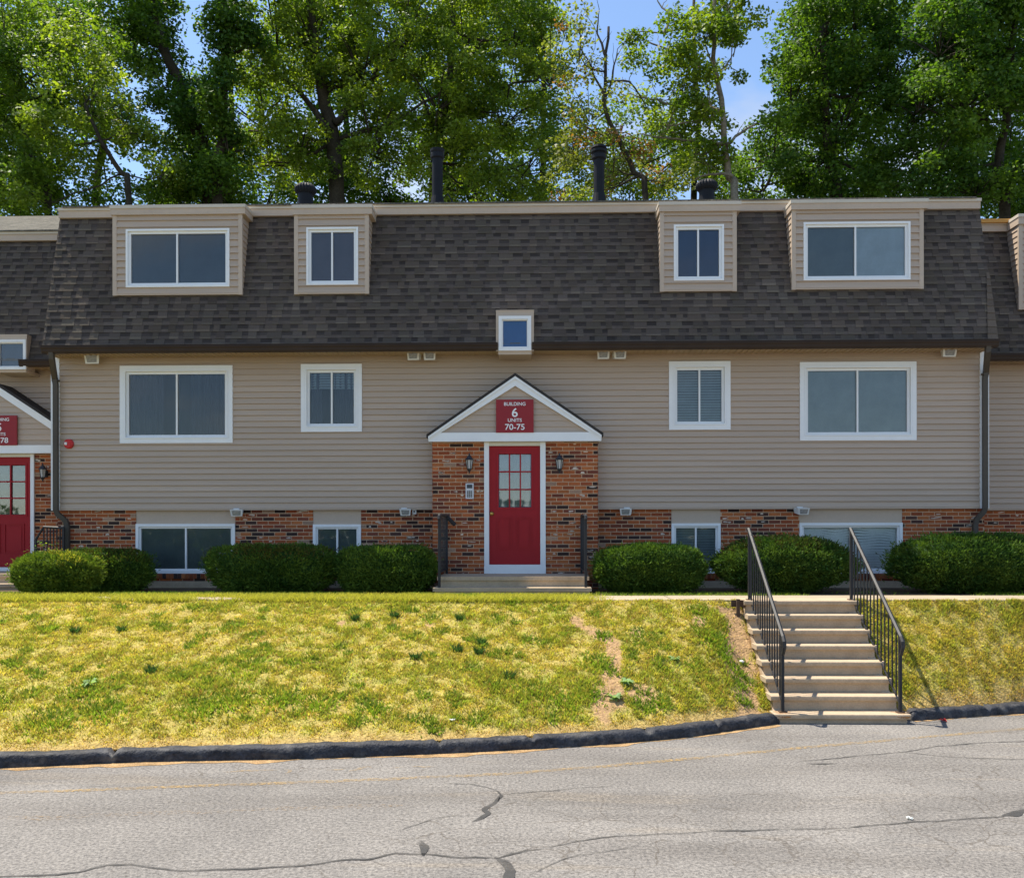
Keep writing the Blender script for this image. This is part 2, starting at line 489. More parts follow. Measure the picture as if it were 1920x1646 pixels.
def bricks(mb, mm, x0, x1, z0, z1, Y, holes=(), bl=.196, bh=.0555, mj=.0125, soldier=False):
    """running bond facing -Y, bricks proud of a mortar sheet"""
    row, z = 0, z0
    while z < z1 - .01:
        zb = min(z + bh, z1)
        off = (bl + mj) * (.5 if row % 2 else 0) + random.uniform(-.012, .012)
        x = x0 - off
        while x < x1:
            a, b = max(x, x0), min(x + bl, x1)
            x += bl + mj
            segs = [(a, b)] if b - a > .018 else []
            for q in holes:
                if q[2] < (z + zb) / 2 < q[3]:
                    ns = []
                    for s0, s1 in segs:
                        if q[1] <= s0 or q[0] >= s1: ns.append((s0, s1)); continue
                        if q[0] - s0 > .018: ns.append((s0, q[0]))
                        if s1 - q[1] > .018: ns.append((q[1], s1))
                    segs = ns
            for s0, s1 in segs:
                brick(mb, s0, s1, z, zb, Y)
        z += bh + mj; row += 1
    # mortar, cut round the holes
    zc = sorted({z0, z1} | {h for q in holes for h in q[2:4] if z0 < h < z1})
    for a, b in zip(zc[:-1], zc[1:]):
        segs = [(x0, x1)]
        for q in holes:
            if q[2] < (a + b) / 2 < q[3]:
                ns = []
                for s0, s1 in segs:
                    if q[1] <= s0 or q[0] >= s1: ns.append((s0, s1)); continue
                    if q[0] > s0: ns.append((s0, q[0]))
                    if q[1] < s1: ns.append((q[1], s1))
                segs = ns
        for s0, s1 in segs:
            mb.poly([(s0, Y + .008, a), (s1, Y + .008, a), (s1, Y + .008, b), (s0, Y + .008, b)], (1, 1, 1), 1)

def brick(mb, a, b, z, zb, Y):
    c = brick_col(); e = .004
    j = random.uniform(-.0015, .0015)
    p = [(a, Y+.008, z), (b, Y+.008, z), (b, Y+.008, zb), (a, Y+.008, zb),
         (a+e, Y+j, z+e), (b-e, Y+j, z+e), (b-e, Y+j, zb-e), (a+e, Y+j, zb-e)]
    mb.quads(p, [(0,1,5,4), (1,2,6,5), (2,3,7,6), (3,0,4,7)], c)
    mb.quads(p[4:8], [(0,1,2,3)], c)
    if random.random() < .12 and b - a > .1:            # lime smears
        for _ in range(random.choice((1, 1, 2))):
            mx, mz = random.uniform(a + .04, b - .04), random.uniform(z + .018, zb - .016)
            rx_, rz_ = random.uniform(.025, .075), random.uniform(.009, .022)
            w = random.uniform(.45, .75); pts = []
            for q in range(9):
                an = 2*PI*q/9; rr = random.uniform(.55, 1.1)
                pts.append((min(max(mx + rx_*rr*math.cos(an), a + .005), b - .005), Y + j - .0012, min(max(mz + rz_*rr*math.sin(an), z + .005), zb - .005)))
            mb.poly(pts, (w, w*.84, w*.68))

def shingles(mb, x0, x1, z0, z1, yf, expo=.1305, warm=0.0):
    """laminated shingle courses up a steep plane y = yf(z)"""
    z, r = z0, 0
    while z < z1 - .02:
        zb = min(z + expo, z1)
        zm = z + (zb - z) * random.uniform(.42, .5)
        def pt(x, zz, lift): return (x, yf(zz) - lift, zz)
        la = lambda zz: .009 * (1 - (zz - z) / expo) + .001
        x = x0
        while x < x1 - 1e-4:
            w = random.uniform(.18, .45); xb = min(x + w, x1)
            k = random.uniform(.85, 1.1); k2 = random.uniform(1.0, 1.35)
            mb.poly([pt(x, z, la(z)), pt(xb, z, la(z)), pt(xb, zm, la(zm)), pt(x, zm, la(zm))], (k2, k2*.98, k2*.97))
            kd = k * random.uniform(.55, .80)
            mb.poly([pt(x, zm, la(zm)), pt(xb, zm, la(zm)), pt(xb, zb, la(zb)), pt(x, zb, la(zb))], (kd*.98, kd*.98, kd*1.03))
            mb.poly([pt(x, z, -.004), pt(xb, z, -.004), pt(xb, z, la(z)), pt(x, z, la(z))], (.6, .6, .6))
            x = xb
        x = x0 + random.uniform(-.25, 0)
        while x < x1:                                     # upper laminate tabs
            w = random.uniform(.11, .26); a, b = max(x, x0), min(x + w, x1)
            if b - a > .03:
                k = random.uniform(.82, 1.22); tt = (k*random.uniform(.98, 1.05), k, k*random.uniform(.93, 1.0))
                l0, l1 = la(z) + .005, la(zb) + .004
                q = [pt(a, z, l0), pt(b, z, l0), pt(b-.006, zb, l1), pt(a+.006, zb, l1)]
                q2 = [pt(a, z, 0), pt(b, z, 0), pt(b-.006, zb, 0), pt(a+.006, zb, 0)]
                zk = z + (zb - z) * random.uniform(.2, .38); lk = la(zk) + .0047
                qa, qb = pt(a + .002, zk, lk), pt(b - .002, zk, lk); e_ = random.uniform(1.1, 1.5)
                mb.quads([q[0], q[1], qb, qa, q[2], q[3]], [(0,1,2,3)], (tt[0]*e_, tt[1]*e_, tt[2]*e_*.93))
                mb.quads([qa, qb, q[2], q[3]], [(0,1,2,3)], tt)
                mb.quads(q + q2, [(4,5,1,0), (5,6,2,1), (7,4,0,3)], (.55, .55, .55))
            x += w + random.uniform(.06, .20)
        z += expo; r += 1

# ------------------------------------------------------------------ windows
def blind_mesh(mb, x0, x1, z0, z1, Y, kind):
    if kind == 'slats':
        z = z1
        while z > z0 + .01:
            j = random.uniform(-.004, .004)
            mb.poly([(x0, Y + .004, z - .043 + j), (x1, Y + .004, z - .043 - j), (x1, Y + .024, z), (x0, Y + .024, z)])
            z -= .047
    elif kind == 'bent':
        z = z1
        nseg = 26
        while z > z0 + .01:
            for i in range(nseg):
                xa, xb = x0 + (x1-x0)*i/nseg, x0 + (x1-x0)*(i+1)/nseg
                w = lambda x: .018 * (math.sin(x*5.1 + z*9) + math.sin(x*11.3 - z*6)) * max(0, (z - z0) / (z1 - z0) - .25)
                mb.poly([(xa, Y + .004, z - .043 + w(xa)), (xb, Y + .004, z - .043 + w(xb)), (xb, Y + .024, z + w(xb)), (xa, Y + .024, z + w(xa))])
            z -= .046
    elif kind == 'curtain':
        n = 60
        for i in range(n):
            xa, xb = x0 + (x1-x0)*i/n, x0 + (x1-x0)*(i+1)/n
            y = lambda x: Y + .02 + .018 * math.sin(x * 62) + .010 * math.sin(x * 23)
            mb.poly([(xa, y(xa), z0), (xb, y(xb), z0), (xb, y(xb), z1), (xa, y(xa), z1)])
    else:
        mb.box(x0, x1, Y, Y + .004, z0, z1)

def ring(mb, r, w, y0, y1, m=0, wb=None):
    x0, x1, z0, z1 = r
    wb = w if wb is None else wb
    mb.box(x0, x0 + w, y0, y1, z0, z1, m=m); mb.box(x1 - w, x1, y0, y1, z0, z1, m=m)
    mb.box(x0 + w, x1 - w, y0, y1, z1 - w, z1, m=m); mb.box(x0 + w, x1 - w, y0, y1, z0, z0 + wb, m=m)

def window(parent, r, Y, casing=.105, proud=.035, lites=2, blinds=(('flat', 'b_slate', 0, 1),), mull=.03, label=None, nested=False, sash=.045, split=.5):
    """r = outer rectangle; the frame stands proud of plane Y, the panes sit back in it"""
    x0, x1, z0, z1 = r
    fr = MB()
    ring(fr, r, casing, Y - proud, Y + .06)
    if casing > .07:
        ring(fr, (x0 + casing - .022, x1 - casing + .022, z0 + casing - .022, z1 - casing + .022), .022, Y - proud - .012, Y - proud)
    host = fr.build('window', M['white'], parent)
    if label: host['label'] = label
    par = parent if nested else host
    gx0, gx1, gz0, gz1 = x0 + casing, x1 - casing, z0 + casing, z1 - casing
    s = MB()
    ring(s, (gx0, gx1, gz0, gz1), sash, Y + .004, Y + .05)
    xs = [gx0 + sash, gx1 - sash]
    if lites == 2:
        xm = gx0 + (gx1 - gx0) * split
        s.box(xm - mull/2, xm + mull/2, Y - .002, Y + .048, gz0 + sash, gz1 - sash)
        xs = [gx0 + sash, xm - mull/2, xm + mull/2, gx1 - sash]
    s.build('sash', M['white'], par)
    for a, b in zip(xs[0::2], xs[1::2]):
        p = MB(); p.box(a, b, Y + .026, Y + .030, gz0 + sash, gz1 - sash)
        p.build('pane', M['glass'], par)
    for bd in blinds:
        kind, mat, f0, f1 = bd[:4]; h0 = bd[4] if len(bd) > 4 else 0.0
        b_ = MB()
        blind_mesh(b_, gx0 + (gx1-gx0)*f0 + .004, gx0 + (gx1-gx0)*f1 - .004, gz0 + (gz1-gz0)*h0 + .004, gz1 - .004, Y + .053, kind)
        b_.build('curtain' if kind == 'curtain' else 'blind', M[mat], par)
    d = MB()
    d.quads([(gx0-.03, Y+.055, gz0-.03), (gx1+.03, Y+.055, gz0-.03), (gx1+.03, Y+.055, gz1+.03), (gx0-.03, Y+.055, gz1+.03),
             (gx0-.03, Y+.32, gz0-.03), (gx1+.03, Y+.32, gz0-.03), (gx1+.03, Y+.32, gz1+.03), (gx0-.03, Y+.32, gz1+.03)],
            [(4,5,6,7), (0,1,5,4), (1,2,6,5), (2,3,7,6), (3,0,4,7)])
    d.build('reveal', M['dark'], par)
    return host

def hole(r, m=.01): return (r[0] + m, r[1] - m, r[2] + m, r[3] - m)

# ------------------------------------------------------------------ dormer
def dormer(bld, x0, x1, z0, z1, yd, win, blinds, ftop, split=.5):
    root = link('dormer', None, bld, ((x0+x1)/2, yd, z0))
    root.empty_display_size = .2
    s = MB()
    siding(s, x0 + .06, x1 - .06, z0 + .02, z1, yd, [hole(win)], .118)
    prof = {'z': (z0 + .02, z1), 'f': lambda z: (yd + .02, max(yd + .03, mans_y(z) + (yd - mans_y(z0)) * 0 + DOFF[0]))}
    side_siding(s, x1 - .012, 1, prof); side_siding(s, x0 + .012, -1, prof)
    s.build('dormer_siding', M['siding'], root)
    c = MB()
    for a, b in ((x0, x0 + .075), (x1 - .075, x1)):
        c.box(a, b, yd - .022, yd + .02, z0 - .01, z1)
    c.box(x0 + .075, x1 - .075, yd - .020, yd + .02, z0 - .005, z0 + .05)
    c.build('corner_board', M['tan_trim'], root)
    fa = MB()
    zf0, zf1 = z1 - .01, ftop
    fa.box(x0 - .02, x1 + .06, yd - .055, MT_Y + DOFF[0], zf0, zf1 - .055)
    fa.build('fascia_board', M['tan_trim'], root)
    fb = MB(); fb.box(x0 - .03, x1 + .07, yd - .07, MT_Y + DOFF[0], zf1 - .055, zf1 + .003)
    fb.build('drip_edge', M['pale_edge'], root)
    window(root, win, yd, casing=.035, proud=.03, blinds=blinds, sash=.045, nested=True, split=split)
    return root
DOFF = [0.0]

def building_shell(bld, x0, x1, off, depth=9.5, ridge=.30, top=True):
    """steep front roof, fascia, low top roof, gutter, soffit and end walls of one block"""
    my = lambda z: mans_y(z) + off
    ex0, ex1 = x0 - .02, x1 + .02
    rf = MB()
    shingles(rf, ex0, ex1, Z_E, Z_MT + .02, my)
    yb = WALL + off + depth
    # closed body behind the courses: both ends and the back
    for X in (ex0, ex1):
        rf.poly([(X, my(Z_E), Z_E), (X, yb, Z_E), (X, yb, Z_MT), (X, my(Z_MT), Z_MT)], (.9, .9, .9))
    rf.poly([(ex0, yb, Z_E), (ex1, yb, Z_E), (ex1, yb, Z_MT), (ex0, yb, Z_MT)], (.9, .9, .9))
    for sgn, X in ((1, ex1),):                                            # rake cap shingles on the right edge
        z = Z_E
        while z < Z_E + 1.15:
            w = .17 * (1 - (z - Z_E) / 1.6)
            k = random.uniform(1.15, 1.6)
            rf.quads([(X - w, my(z) - .035, z), (X + .012, my(z) - .035, z), (X + .012, my(z + .125) - .024, z + .125), (X - w + .012, my(z + .125) - .024, z + .125),
                      (X - w, my(z) - .01, z), (X + .012, my(z) - .01, z)], [(0, 1, 2, 3), (4, 5, 1, 0)], (k, k*.95, k*.86))
            z += .125
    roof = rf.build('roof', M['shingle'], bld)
    tp = MB()
    ym = (MT_Y + off - .1 + yb) / 2
    zr = Z_FT + (ym - (MT_Y + off - .1)) * ridge
    y0, y1 = MT_Y + off - .11, yb + .1
    tp.prismx([(y0, Z_FT - .01), (ym, zr), (y1, Z_FT - .01), (y1, Z_FT + .025), (ym, zr + .035), (y0, Z_FT + .018)], ex0 + .1, ex1 - .1)
    tp.build('roof_deck', M['deck'], roof)
    fa = MB(); fa.box(x0 - .01, x1 + .01, MT_Y + off - .065, MT_Y + off + .1, Z_MT - .005, Z_FT - .052); fa.build('fascia_board', M['tan_trim'], bld)
    fb = MB(); fb.box(x0 - .02, x1 + .02, MT_Y + off - .085, MT_Y + off + .1, Z_FT - .052, Z_FT + .001); fb.build('drip_edge', M['pale_edge'], bld)
    so = MB()
    n = int((x1 - x0) / .10)
    so.box(x0, x1, EAVE_Y + off + .01, WALL + off + .0, Z_SO, Z_SO + .05)
    for i in range(n):                                                     # vented ribs
        xx = x0 + (i + .5) * (x1 - x0) / n
        so.box(xx - .012, xx + .012, EAVE_Y + off + .03, WALL + off - .02, Z_SO - .012, Z_SO)
    so.build('soffit', M['soffit'], bld)
    return roof

def gutter(bld, x0, x1, off):
    g = MB()
    y = EAVE_Y + off
    prof = [(y + .015, Z_E - .005), (y - .105, Z_E - .005), (y - .108, Z_E - .03), (y - .092, Z_E - .055), (y - .085, Z_E - .095), (y - .07, Z_E - .118), (y + .015, Z_E - .118)]
    g.prismx(prof, x0, x1)
    g.box(x0, x1, y - .112, y - .088, Z_E - .003, Z_E + .008)
    return g.build('gutter', M['gutter'], bld)

# ------------------------------------------------------------------ MAIN BUILDING
main = thing('apartment_building', ((XL + XR) / 2, WALL, 0), 'wide tan apartment block with red door, brick base and steep dark shingle roof', 'building')
roof = building_shell(main, XL + .10, XR - .10, 0.0)
SW = rect(935, 593, 996, 658, EAVE_Y - .06)           # small blue window in the roof edge
gutter(main, at(76, 650, EAVE_Y - .1)[0], SW[0] - .015, 0); gutter(main, SW[1] + .015, at(1874, 650, EAVE_Y - .1)[0], 0)

# middle floor
WA = rect(226, 686, 437, 831, WALL); WB = rect(565, 683, 679, 810, WALL); WC = rect(1254, 678, 1369, 806, WALL); WD = rect(1499, 679, 1717, 826, WALL)
sd = MB()
siding(sd, XL + .155, XR - .155, Z_SB, Z_SO, WALL, [hole(w, .03) for w in (WA, WB, WC, WD)])
sd.box(XL + .16, XR - .16, WALL - .02, WALL + .10, Z_SB - .03, Z_SB - .001)
sd.box(XL + .15, XR - .15, WALL + .36, WALL + .40, Z_SB, Z_SO)
# ends and back of the block
for X, s_ in ((XL + .002, -1), (XR - .002, 1)):
    side_siding(sd, X, s_, {'z': (Z_SB, Z_SO), 'f': lambda z: (WALL + .16, WALL + 9.4)})
sd.poly([(XL, WALL + 9.4, 0), (XR, WALL + 9.4, 0), (XR, WALL + 9.4, Z_SO), (XL, WALL + 9.4, Z_SO)])
sd.build('siding_wall', M['siding'], main)
for a in (XL, XR - .155):
    c = MB(); c.box(a, a + .155, WALL - .03, WALL + .13, Z_SB - .03, Z_SO); c.build('corner_post', M['white'], main)
window(main, WA, WALL, blinds=(('curtain', 'b_curt', 0, .36), ('curtain', 'b_curt', .62, 1)))
window(main, WB, WALL, blinds=(('slats', 'b_blind', 0, 1, .68), ('curtain', 'b_curt', 0, .3), ('curtain', 'b_curt', .55, 1)))
window(main, WC, WALL, blinds=(('slats', 'b_blind', 0, 1),))
window(main, WD, WALL, blinds=(('flat', 'b_sage', 0, 1),))

# brick base with lower windows
BY = WALL + .05
low = [rect(255, 982, 441, 1075, BY), rect(587, 983, 677, 1075, BY), rect(1259, 981, 1351, 1075, BY), rect(1499, 980, 1692, 1075, BY)]
pan = [rect(255, 950, 441, 982.5, BY), rect(587, 950, 677, 983.5, BY), rect(1259, 945, 1351, 981.5, BY), rect(1499, 945, 1692, 980.5, BY)]
Z_BB = .10
bk = MB()
BX0, BX1 = at(108, 1000, BY)[0], at(1846, 1000, BY)[0]
holes = [(l[0], l[1], l[2] - .09, Z_SB) for l in low]
bricks(bk, None, BX0, BX1, Z_BB, Z_SB + .02, BY, holes)
for l in low:                                           # rowlock sill bricks
    x = l[0]
    while x < l[1] - .02:
        xb = min(x + .062, l[1]); c = brick_col(.8)
        bk.box(x, xb, BY - .025, BY + .1, l[2] - .092, l[2] - .002, c); x += .070
    bk.poly([(l[0], BY - .012, l[2] - .09), (l[1], BY - .012, l[2] - .09), (l[1], BY - .012, l[2] - .004), (l[0], BY - .012, l[2] - .004)], (1, 1, 1), 1)
for X in (BX0, BX1):
    bk.poly([(X, BY + .008, Z_BB), (X, BY + 9, Z_BB), (X, BY + 9, Z_SB), (X, BY + .008, Z_SB)], (.3, .1, .05))
bk.poly([(BX0, BY + .40, Z_BB), (BX1, BY + .40, Z_BB), (BX1, BY + .40, Z_SB), (BX0, BY + .40, Z_SB)], (.05, .05, .05))
bk.build('brick_wall', [M['brick'], M['mortar']], main)
fo = MB(); fo.box(BX0 - .02, BX1 + .02, BY - .04, BY + .3, -.25, Z_BB - .002); fo.build('foundation', M['concrete'], main)
LB = [(('flat', 'b_dim', 0, 1),), (('flat', 'b_dim', 0, 1),), (('slats', 'b_blind', 0, 1),), (('bent', 'b_white', 0, 1),)]
for l, p, bl in zip(low, pan, LB):
    c = MB(); c.box(p[0], p[1], BY + .012, BY + .06, p[2] - .0, Z_SB + .02); c.build('infill_panel', M['tan_trim'], main)
    window(main, (l[0], l[1], l[2], l[3]), BY + .012, casing=.05, proud=.03, blinds=bl, sash=.035)

# dormers
dz = lambda px, py: at(px, py, mans_y(5.2))
specs = [((212, 455), (403, 553), (237, 430, 431, 539), (('flat', 'b_slate', 0, 1),), .49),
         ((552, 692), (403, 551), (575, 427, 672, 535), (('flat', 'b_purple', 0, 1),), .49),
         ((1237, 1381), (397, 546), (1263, 422, 1357, 527), (('flat', 'b_navy', 0, 1),), .49),
         ((1484, 1731), (393, 542), (1506, 417, 1706, 526), (('flat', 'b_dim', 0, .5), ('flat', 'b_palesky', .5, 1)), .49)]
for (xa, xb), (ya, yb_), w, bl, sp in specs:
    yd = EAVE_Y + .25
    for _ in range(4):
        z0 = at((xa + xb) / 2, yb_, yd)[1]; yd = mans_y(z0) - .035
    r = rect(xa, ya, xb, yb_, yd)
    dormer(main, r[0], r[1], r[2], r[3], yd, rect(*w, yd), bl, at((xa + xb) / 2, ya - 19.5, yd - .08)[1], sp)

# little window that breaks the gutter line
yw = EAVE_Y - .05
cs = rect(930, 583, 1001, 652, yw)
bx = MB()
bx.box(cs[0], SW[0] + .012, yw - .012, mans_y(cs[3]) + .1, SW[2], cs[3]); bx.box(SW[1] - .012, cs[1], yw - .012, mans_y(cs[3]) + .1, SW[2], cs[3])
bx.box(SW[0] + .012, SW[1] - .012, yw - .012, mans_y(cs[3]) + .1, SW[3] - .012, cs[3])
bx.box(cs[0] - .006, cs[1] + .006, yw - .018, mans_y(cs[3]) + .1, cs[3], cs[3] + .012)
f2 = rect(924, 656, 1006, 668, yw)
bx.box(SW[0] - .005, SW[1] + .005, yw - .006, WALL, f2[2] + .03, SW[2] + .006)
hs = bx.build('window_box', M['tan_trim'], main)
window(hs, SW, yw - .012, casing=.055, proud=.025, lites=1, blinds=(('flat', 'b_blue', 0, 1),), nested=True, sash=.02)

# downspouts
def spout(bld, pts, label=None):
    s = MB(); s.tube(pts, .056, 4, square=True)
    zc = (pts[3][2] + pts[2][2]) / 2
    s.box(pts[3][0] - .05, pts[3][0] + .05, pts[3][1] - .046, pts[3][1] + .05, zc, zc + .03)
    return s.build('downspout', M['downspout'], bld)
xs = at(104.5, 800, WALL - .085)[0]
g0 = at(96, 662, EAVE_Y - .05)[0]
spout(main, [(g0, EAVE_Y - .04, Z_E - .10), (g0, EAVE_Y - .03, Z_E - .2), (xs - .01, WALL - .10, Z_E - .48), (xs, WALL - .085, Z_E - .6), (xs, WALL - .085, Z_SB - .02),
             (xs + .02, WALL - .07, Z_SB - .09), (xs + .15, WALL - .03, Z_SB - .22), (xs + .17, WALL - .02, Z_SB - .32), (xs + .17, WALL - .02, .05)])
xs = at(1847, 800, WALL - .085)[0]
g0 = at(1853, 652, EAVE_Y - .05)[0]
spout(main, [(g0, EAVE_Y - .04, Z_E - .10), (g0, EAVE_Y - .03, Z_E - .18), (xs + .01, WALL - .10, Z_E - .46), (xs, WALL - .085, Z_E - .58), (xs, WALL - .085, Z_SB - .02),
             (xs - .02, WALL - .07, Z_SB - .09), (xs - .12, WALL - .03, Z_SB - .22), (xs - .14, WALL - .02, Z_SB - .32), (xs - .14, WALL - .02, .05)])

# ------------------------------------------------------------------ portico
PF = 15.38
def portico(bld, off, cx_px, xclip=None, px=None):
    """brick entrance bay with a white gable; px gives its measured edges"""
    Y = PF + off
    q = px
    po = link('portico', None, bld, (at(cx_px, 900, Y)[0], Y, 0)); po.empty_display_size = .2
    b0, b1 = at(q['brick'][0], 950, Y)[0], at(q['brick'][1], 950, Y)[0]
    if xclip is not None: b1 = min(b1, xclip)
    zt, zb = at(cx_px, q['brick'][2], Y)[1], at(cx_px, q['brick'][3], Y)[1]
    fr = rect(q['frame'][0], q['brick'][2], q['frame'][1], q['frame'][3], Y)
    k = MB()
    bricks(k, None, b0, b1, zb - .3, zt, Y, [(fr[0], fr[1], fr[2], zt + .1)])
    for X, s_ in ((b0, -1), (b1, 1)):                     # returns of the bay
        z, row = zb - .3, 0
        while z < zt - .01:
            y = Y - (.105 if row % 2 else 0)
            while y < WALL + off:
                a, c_ = max(y, Y + .002), min(y + .2, WALL + off)
                if c_ - a > .02:
                    x_ = X - s_ * .004
                    k.box(min(x_, x_ + s_ * .008), max(x_, x_ + s_ * .008), a, c_, z + .001, min(z + .0575, zt), brick_col())
                y += .2105
            z += .068; row += 1
        k.poly([(X - s_*.001, Y + .009, zb - .3), (X - s_*.001, WALL + off + .1, zb - .3), (X - s_*.001, WALL + off + .1, zt), (X - s_*.001, Y + .009, zt)], (1, 1, 1), 1)
    k.build('brick_wall', [M['brick'], M['mortar']], po)
    # gable
    yg = Y - .12
    ap = at(*q['apex'], yg); el = at(*q['eave_l'], yg); er = at(*q['eave_r'], yg)
    bz0, bz1 = at(cx_px, q['band'][1], yg)[1], at(cx_px, q['band'][0], yg)[1]
    slope = (ap[1] - er[1]) / (er[0] - ap[0])
    xr = er[0] if xclip is None else min(er[0], xclip)
    xl = el[0]
    zr = lambda x: ap[1] - slope * abs(x - ap[0])
    th = .055
    g = MB()
    for a, b in ((ap[0], xl), (ap[0], xr)):
        if abs(a - b) < .05: continue
        g.prism([(a, zr(a)), (b, zr(b)), (b, zr(b) - th), (a, zr(a) - th)], yg - .05, WALL + off - .02)
    g.build('gable_roof', M['deck2'], po)
    rk = MB(); rv = th; rh = q['rake']
    for a, b in ((ap[0], xl + .03), (ap[0], xr - (.03 if xclip is None else 0))):
        rk.prism([(a, zr(a) - rv), (b, zr(b) - rv), (b, max(zr(b) - rv - rh, bz0 + .02)), (a, zr(a) - rv - rh)], yg - .025, yg + .02)
        rk.prism([(a, zr(a) - rv), (b, zr(b) - rv), (b, zr(b) - rv - .045), (a, zr(a) - rv - .045)], yg - .045, yg - .025)
    rk.build('rake_board', M['white'], po)
    bd = MB(); bd.box(xl + .035, xr - (.035 if xclip is None else 0), yg - .018, WALL + off - .03, bz0, bz1); bd.build('beam', M['white'], po)
    tr = MB()
    def clip(z):
        w = max((ap[1] - th - .03 - z) / slope, 0)
        return (max(ap[0] - w, xl), min(ap[0] + w, xr))
    siding(tr, xl, xr, bz1, ap[1] - th, yg + .03, (), .1045, .014, clip)
    tr.build('gable_siding', M['siding'], po)
    # door case
    df = MB()
    w = .092
    lf = rect(*q['leaf'], Y)
    df.box(fr[0], lf[0], Y - .03, Y + .10, fr[2], bz0 - .002)
    df.box(lf[1], fr[1], Y - .03, Y + .10, fr[2], bz0 - .002)
    hd = MB(); hd.box(lf[0], lf[1], Y - .028, Y + .10, lf[3], bz0 - .003)
    df.box(lf[0], lf[1], Y - .032, Y + .10, fr[2], lf[2] - .004)
    df.box(fr[0] - .002, fr[1] + .002, Y - .036, Y - .03, fr[2], lf[2] - .03)
    df.build('door_frame', M['white'], po)
    hd.build('door_head', M['cream'], po)
    # door
    gl = rect(*q['lites'], Y + .03)
    d = MB()
    yd0, yd1 = Y + .03, Y + .075
    d.box(lf[0], gl[0], yd0, yd1, lf[2], lf[3]); d.box(gl[1], lf[1], yd0, yd1, lf[2], lf[3])
    d.box(gl[0], gl[1], yd0, yd1, gl[3], lf[3]); d.box(gl[0], gl[1], yd0, yd1, lf[2], gl[2])
    ring(d, (gl[0] - .035, gl[1] + .035, gl[2] - .035, gl[3] + .035), .035, yd0 - .012, yd0)
    for i in (1, 2):
        xm = gl[0] + (gl[1] - gl[0]) * i / 3; d.box(xm - .012, xm + .012, yd0 - .008, yd1, gl[2], gl[3])
        zm = gl[2] + (gl[3] - gl[2]) * i / 3; d.box(gl[0], gl[1], yd0 - .009, yd1 - .002, zm - .012, zm + .012)
    hgt = gl[2] - lf[2]
    for sx in (0, 1):                                    # raised lower panels
        xa = lf[0] + .13 + sx * (lf[1] - lf[0] - .20) / 2; xb = xa + (lf[1] - lf[0]) / 2 - .18
        za, zb_ = lf[2] + hgt * .26, gl[2] - .17
        ring(d, (xa, xb, za, zb_), .020, yd0 - .012, yd0)
        d.box(xa + .05, xb - .05, yd0 - .008, yd0, za + .05, zb_ - .05)
    door = d.build('door', M['red'], po)
    for i in range(3):
        for j in range(3):
            xa = gl[0] + (gl[1]-gl[0])*i/3 + .012; xb = gl[0] + (gl[1]-gl[0])*(i+1)/3 - .012
            za = gl[2] + (gl[3]-gl[2])*j/3 + .012; zb_ = gl[2] + (gl[3]-gl[2])*(j+1)/3 - .012
            p = MB(); p.box(xa, xb, yd0 + .02, yd0 + .024, za, zb_); p.build('door_pane', M['glassw'], po)
    cu = MB(); blind_mesh(cu, gl[0] - .01, gl[1] + .01, gl[2] - .01, gl[3] + .01, yd1 + .02, q['lite_back'][1]); cu.build('curtain', M[q['lite_back'][0]], po)  # at the main door this sheet is coloured as the reflected sky
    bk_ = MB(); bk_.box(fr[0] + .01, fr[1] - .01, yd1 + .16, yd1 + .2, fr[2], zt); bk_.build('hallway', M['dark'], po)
    if q.get('knob'):
        kx, kz = at(*q['knob'], Y)
        kn = MB()
        kn.tube([(kx, yd0, kz), (kx, yd0 - .008, kz), (kx, yd0 - .009, kz), (kx, yd0 - .035, kz), (kx, yd0 - .045, kz), (kx, yd0 - .062, kz), (kx, yd0 - .075, kz)],
                [.036, .036, .013, .013, .027, .030, .014], 14)
        kn.build('door_knob', M['brass'], po, smooth=True)
    return dict(b0=b0, b1=b1, fr=fr, Y=Y, yg=yg, zb=zb)
M['deck2'] = pbr('dark_gable_shingle', (.045, .040, .038), .9, .2, 5, .3, 60, .4, 90, .15)
PM = portico(main, 0.0, 966, px=dict(brick=(811, 1121, 828, 1075), frame=(908, 1023, 830, 1075), leaf=(917, 836, 1013, 1058), lites=(935, 851, 996, 951),
     apex=(966, 700), eave_l=(800, 814), eave_r=(1131, 812), band=(811, 827.5), rake=.165, knob=(922, 963), lite_back=('b_doorsky', 'curtain')))

# roof vents (parts of the roof)
def flue(px, ptop, pbot, cap, Y, rings):
    x, zt = at(px, ptop, Y); _, zb = at(px, pbot, Y)
    r = .105
    k = MB(); k.lathe(x, Y, [(r, zb - 1.2), (r, zt - .05)], 18); k.lathe(x, Y, [(r + .05, zb - .1), (r + .012, zb + .16)], 18)
    o = k.build('flue_pipe', M['pipe'], roof, smooth=False)
    c = MB()
    if rings: c.lathe(x, Y, [(r + .01, zt - .27), (r + .04, zt - .25), (r + .04, zt - .19), (r + .015, zt - .18), (r + .015, zt - .15), (r + .055, zt - .13), (r + .055, zt - .09), (r + .02, zt - .07), (r + .05, zt - .05), (r + .04, zt - .01), (r * .5, zt)], 18)
    else: c.lathe(x, Y, [(r + .005, zt - .19), (r + .03, zt - .17), (r + .03, zt - .10), (r + .02, zt - .08), (r + .035, zt - .05), (r + .035, zt - .005), (r, zt)], 18)
    c.build('flue_cap', M['pipe'], roof)
flue(820, 281, 385, 24, 17.2, False); flue(1123, 275, 380, 30, 17.2, True)
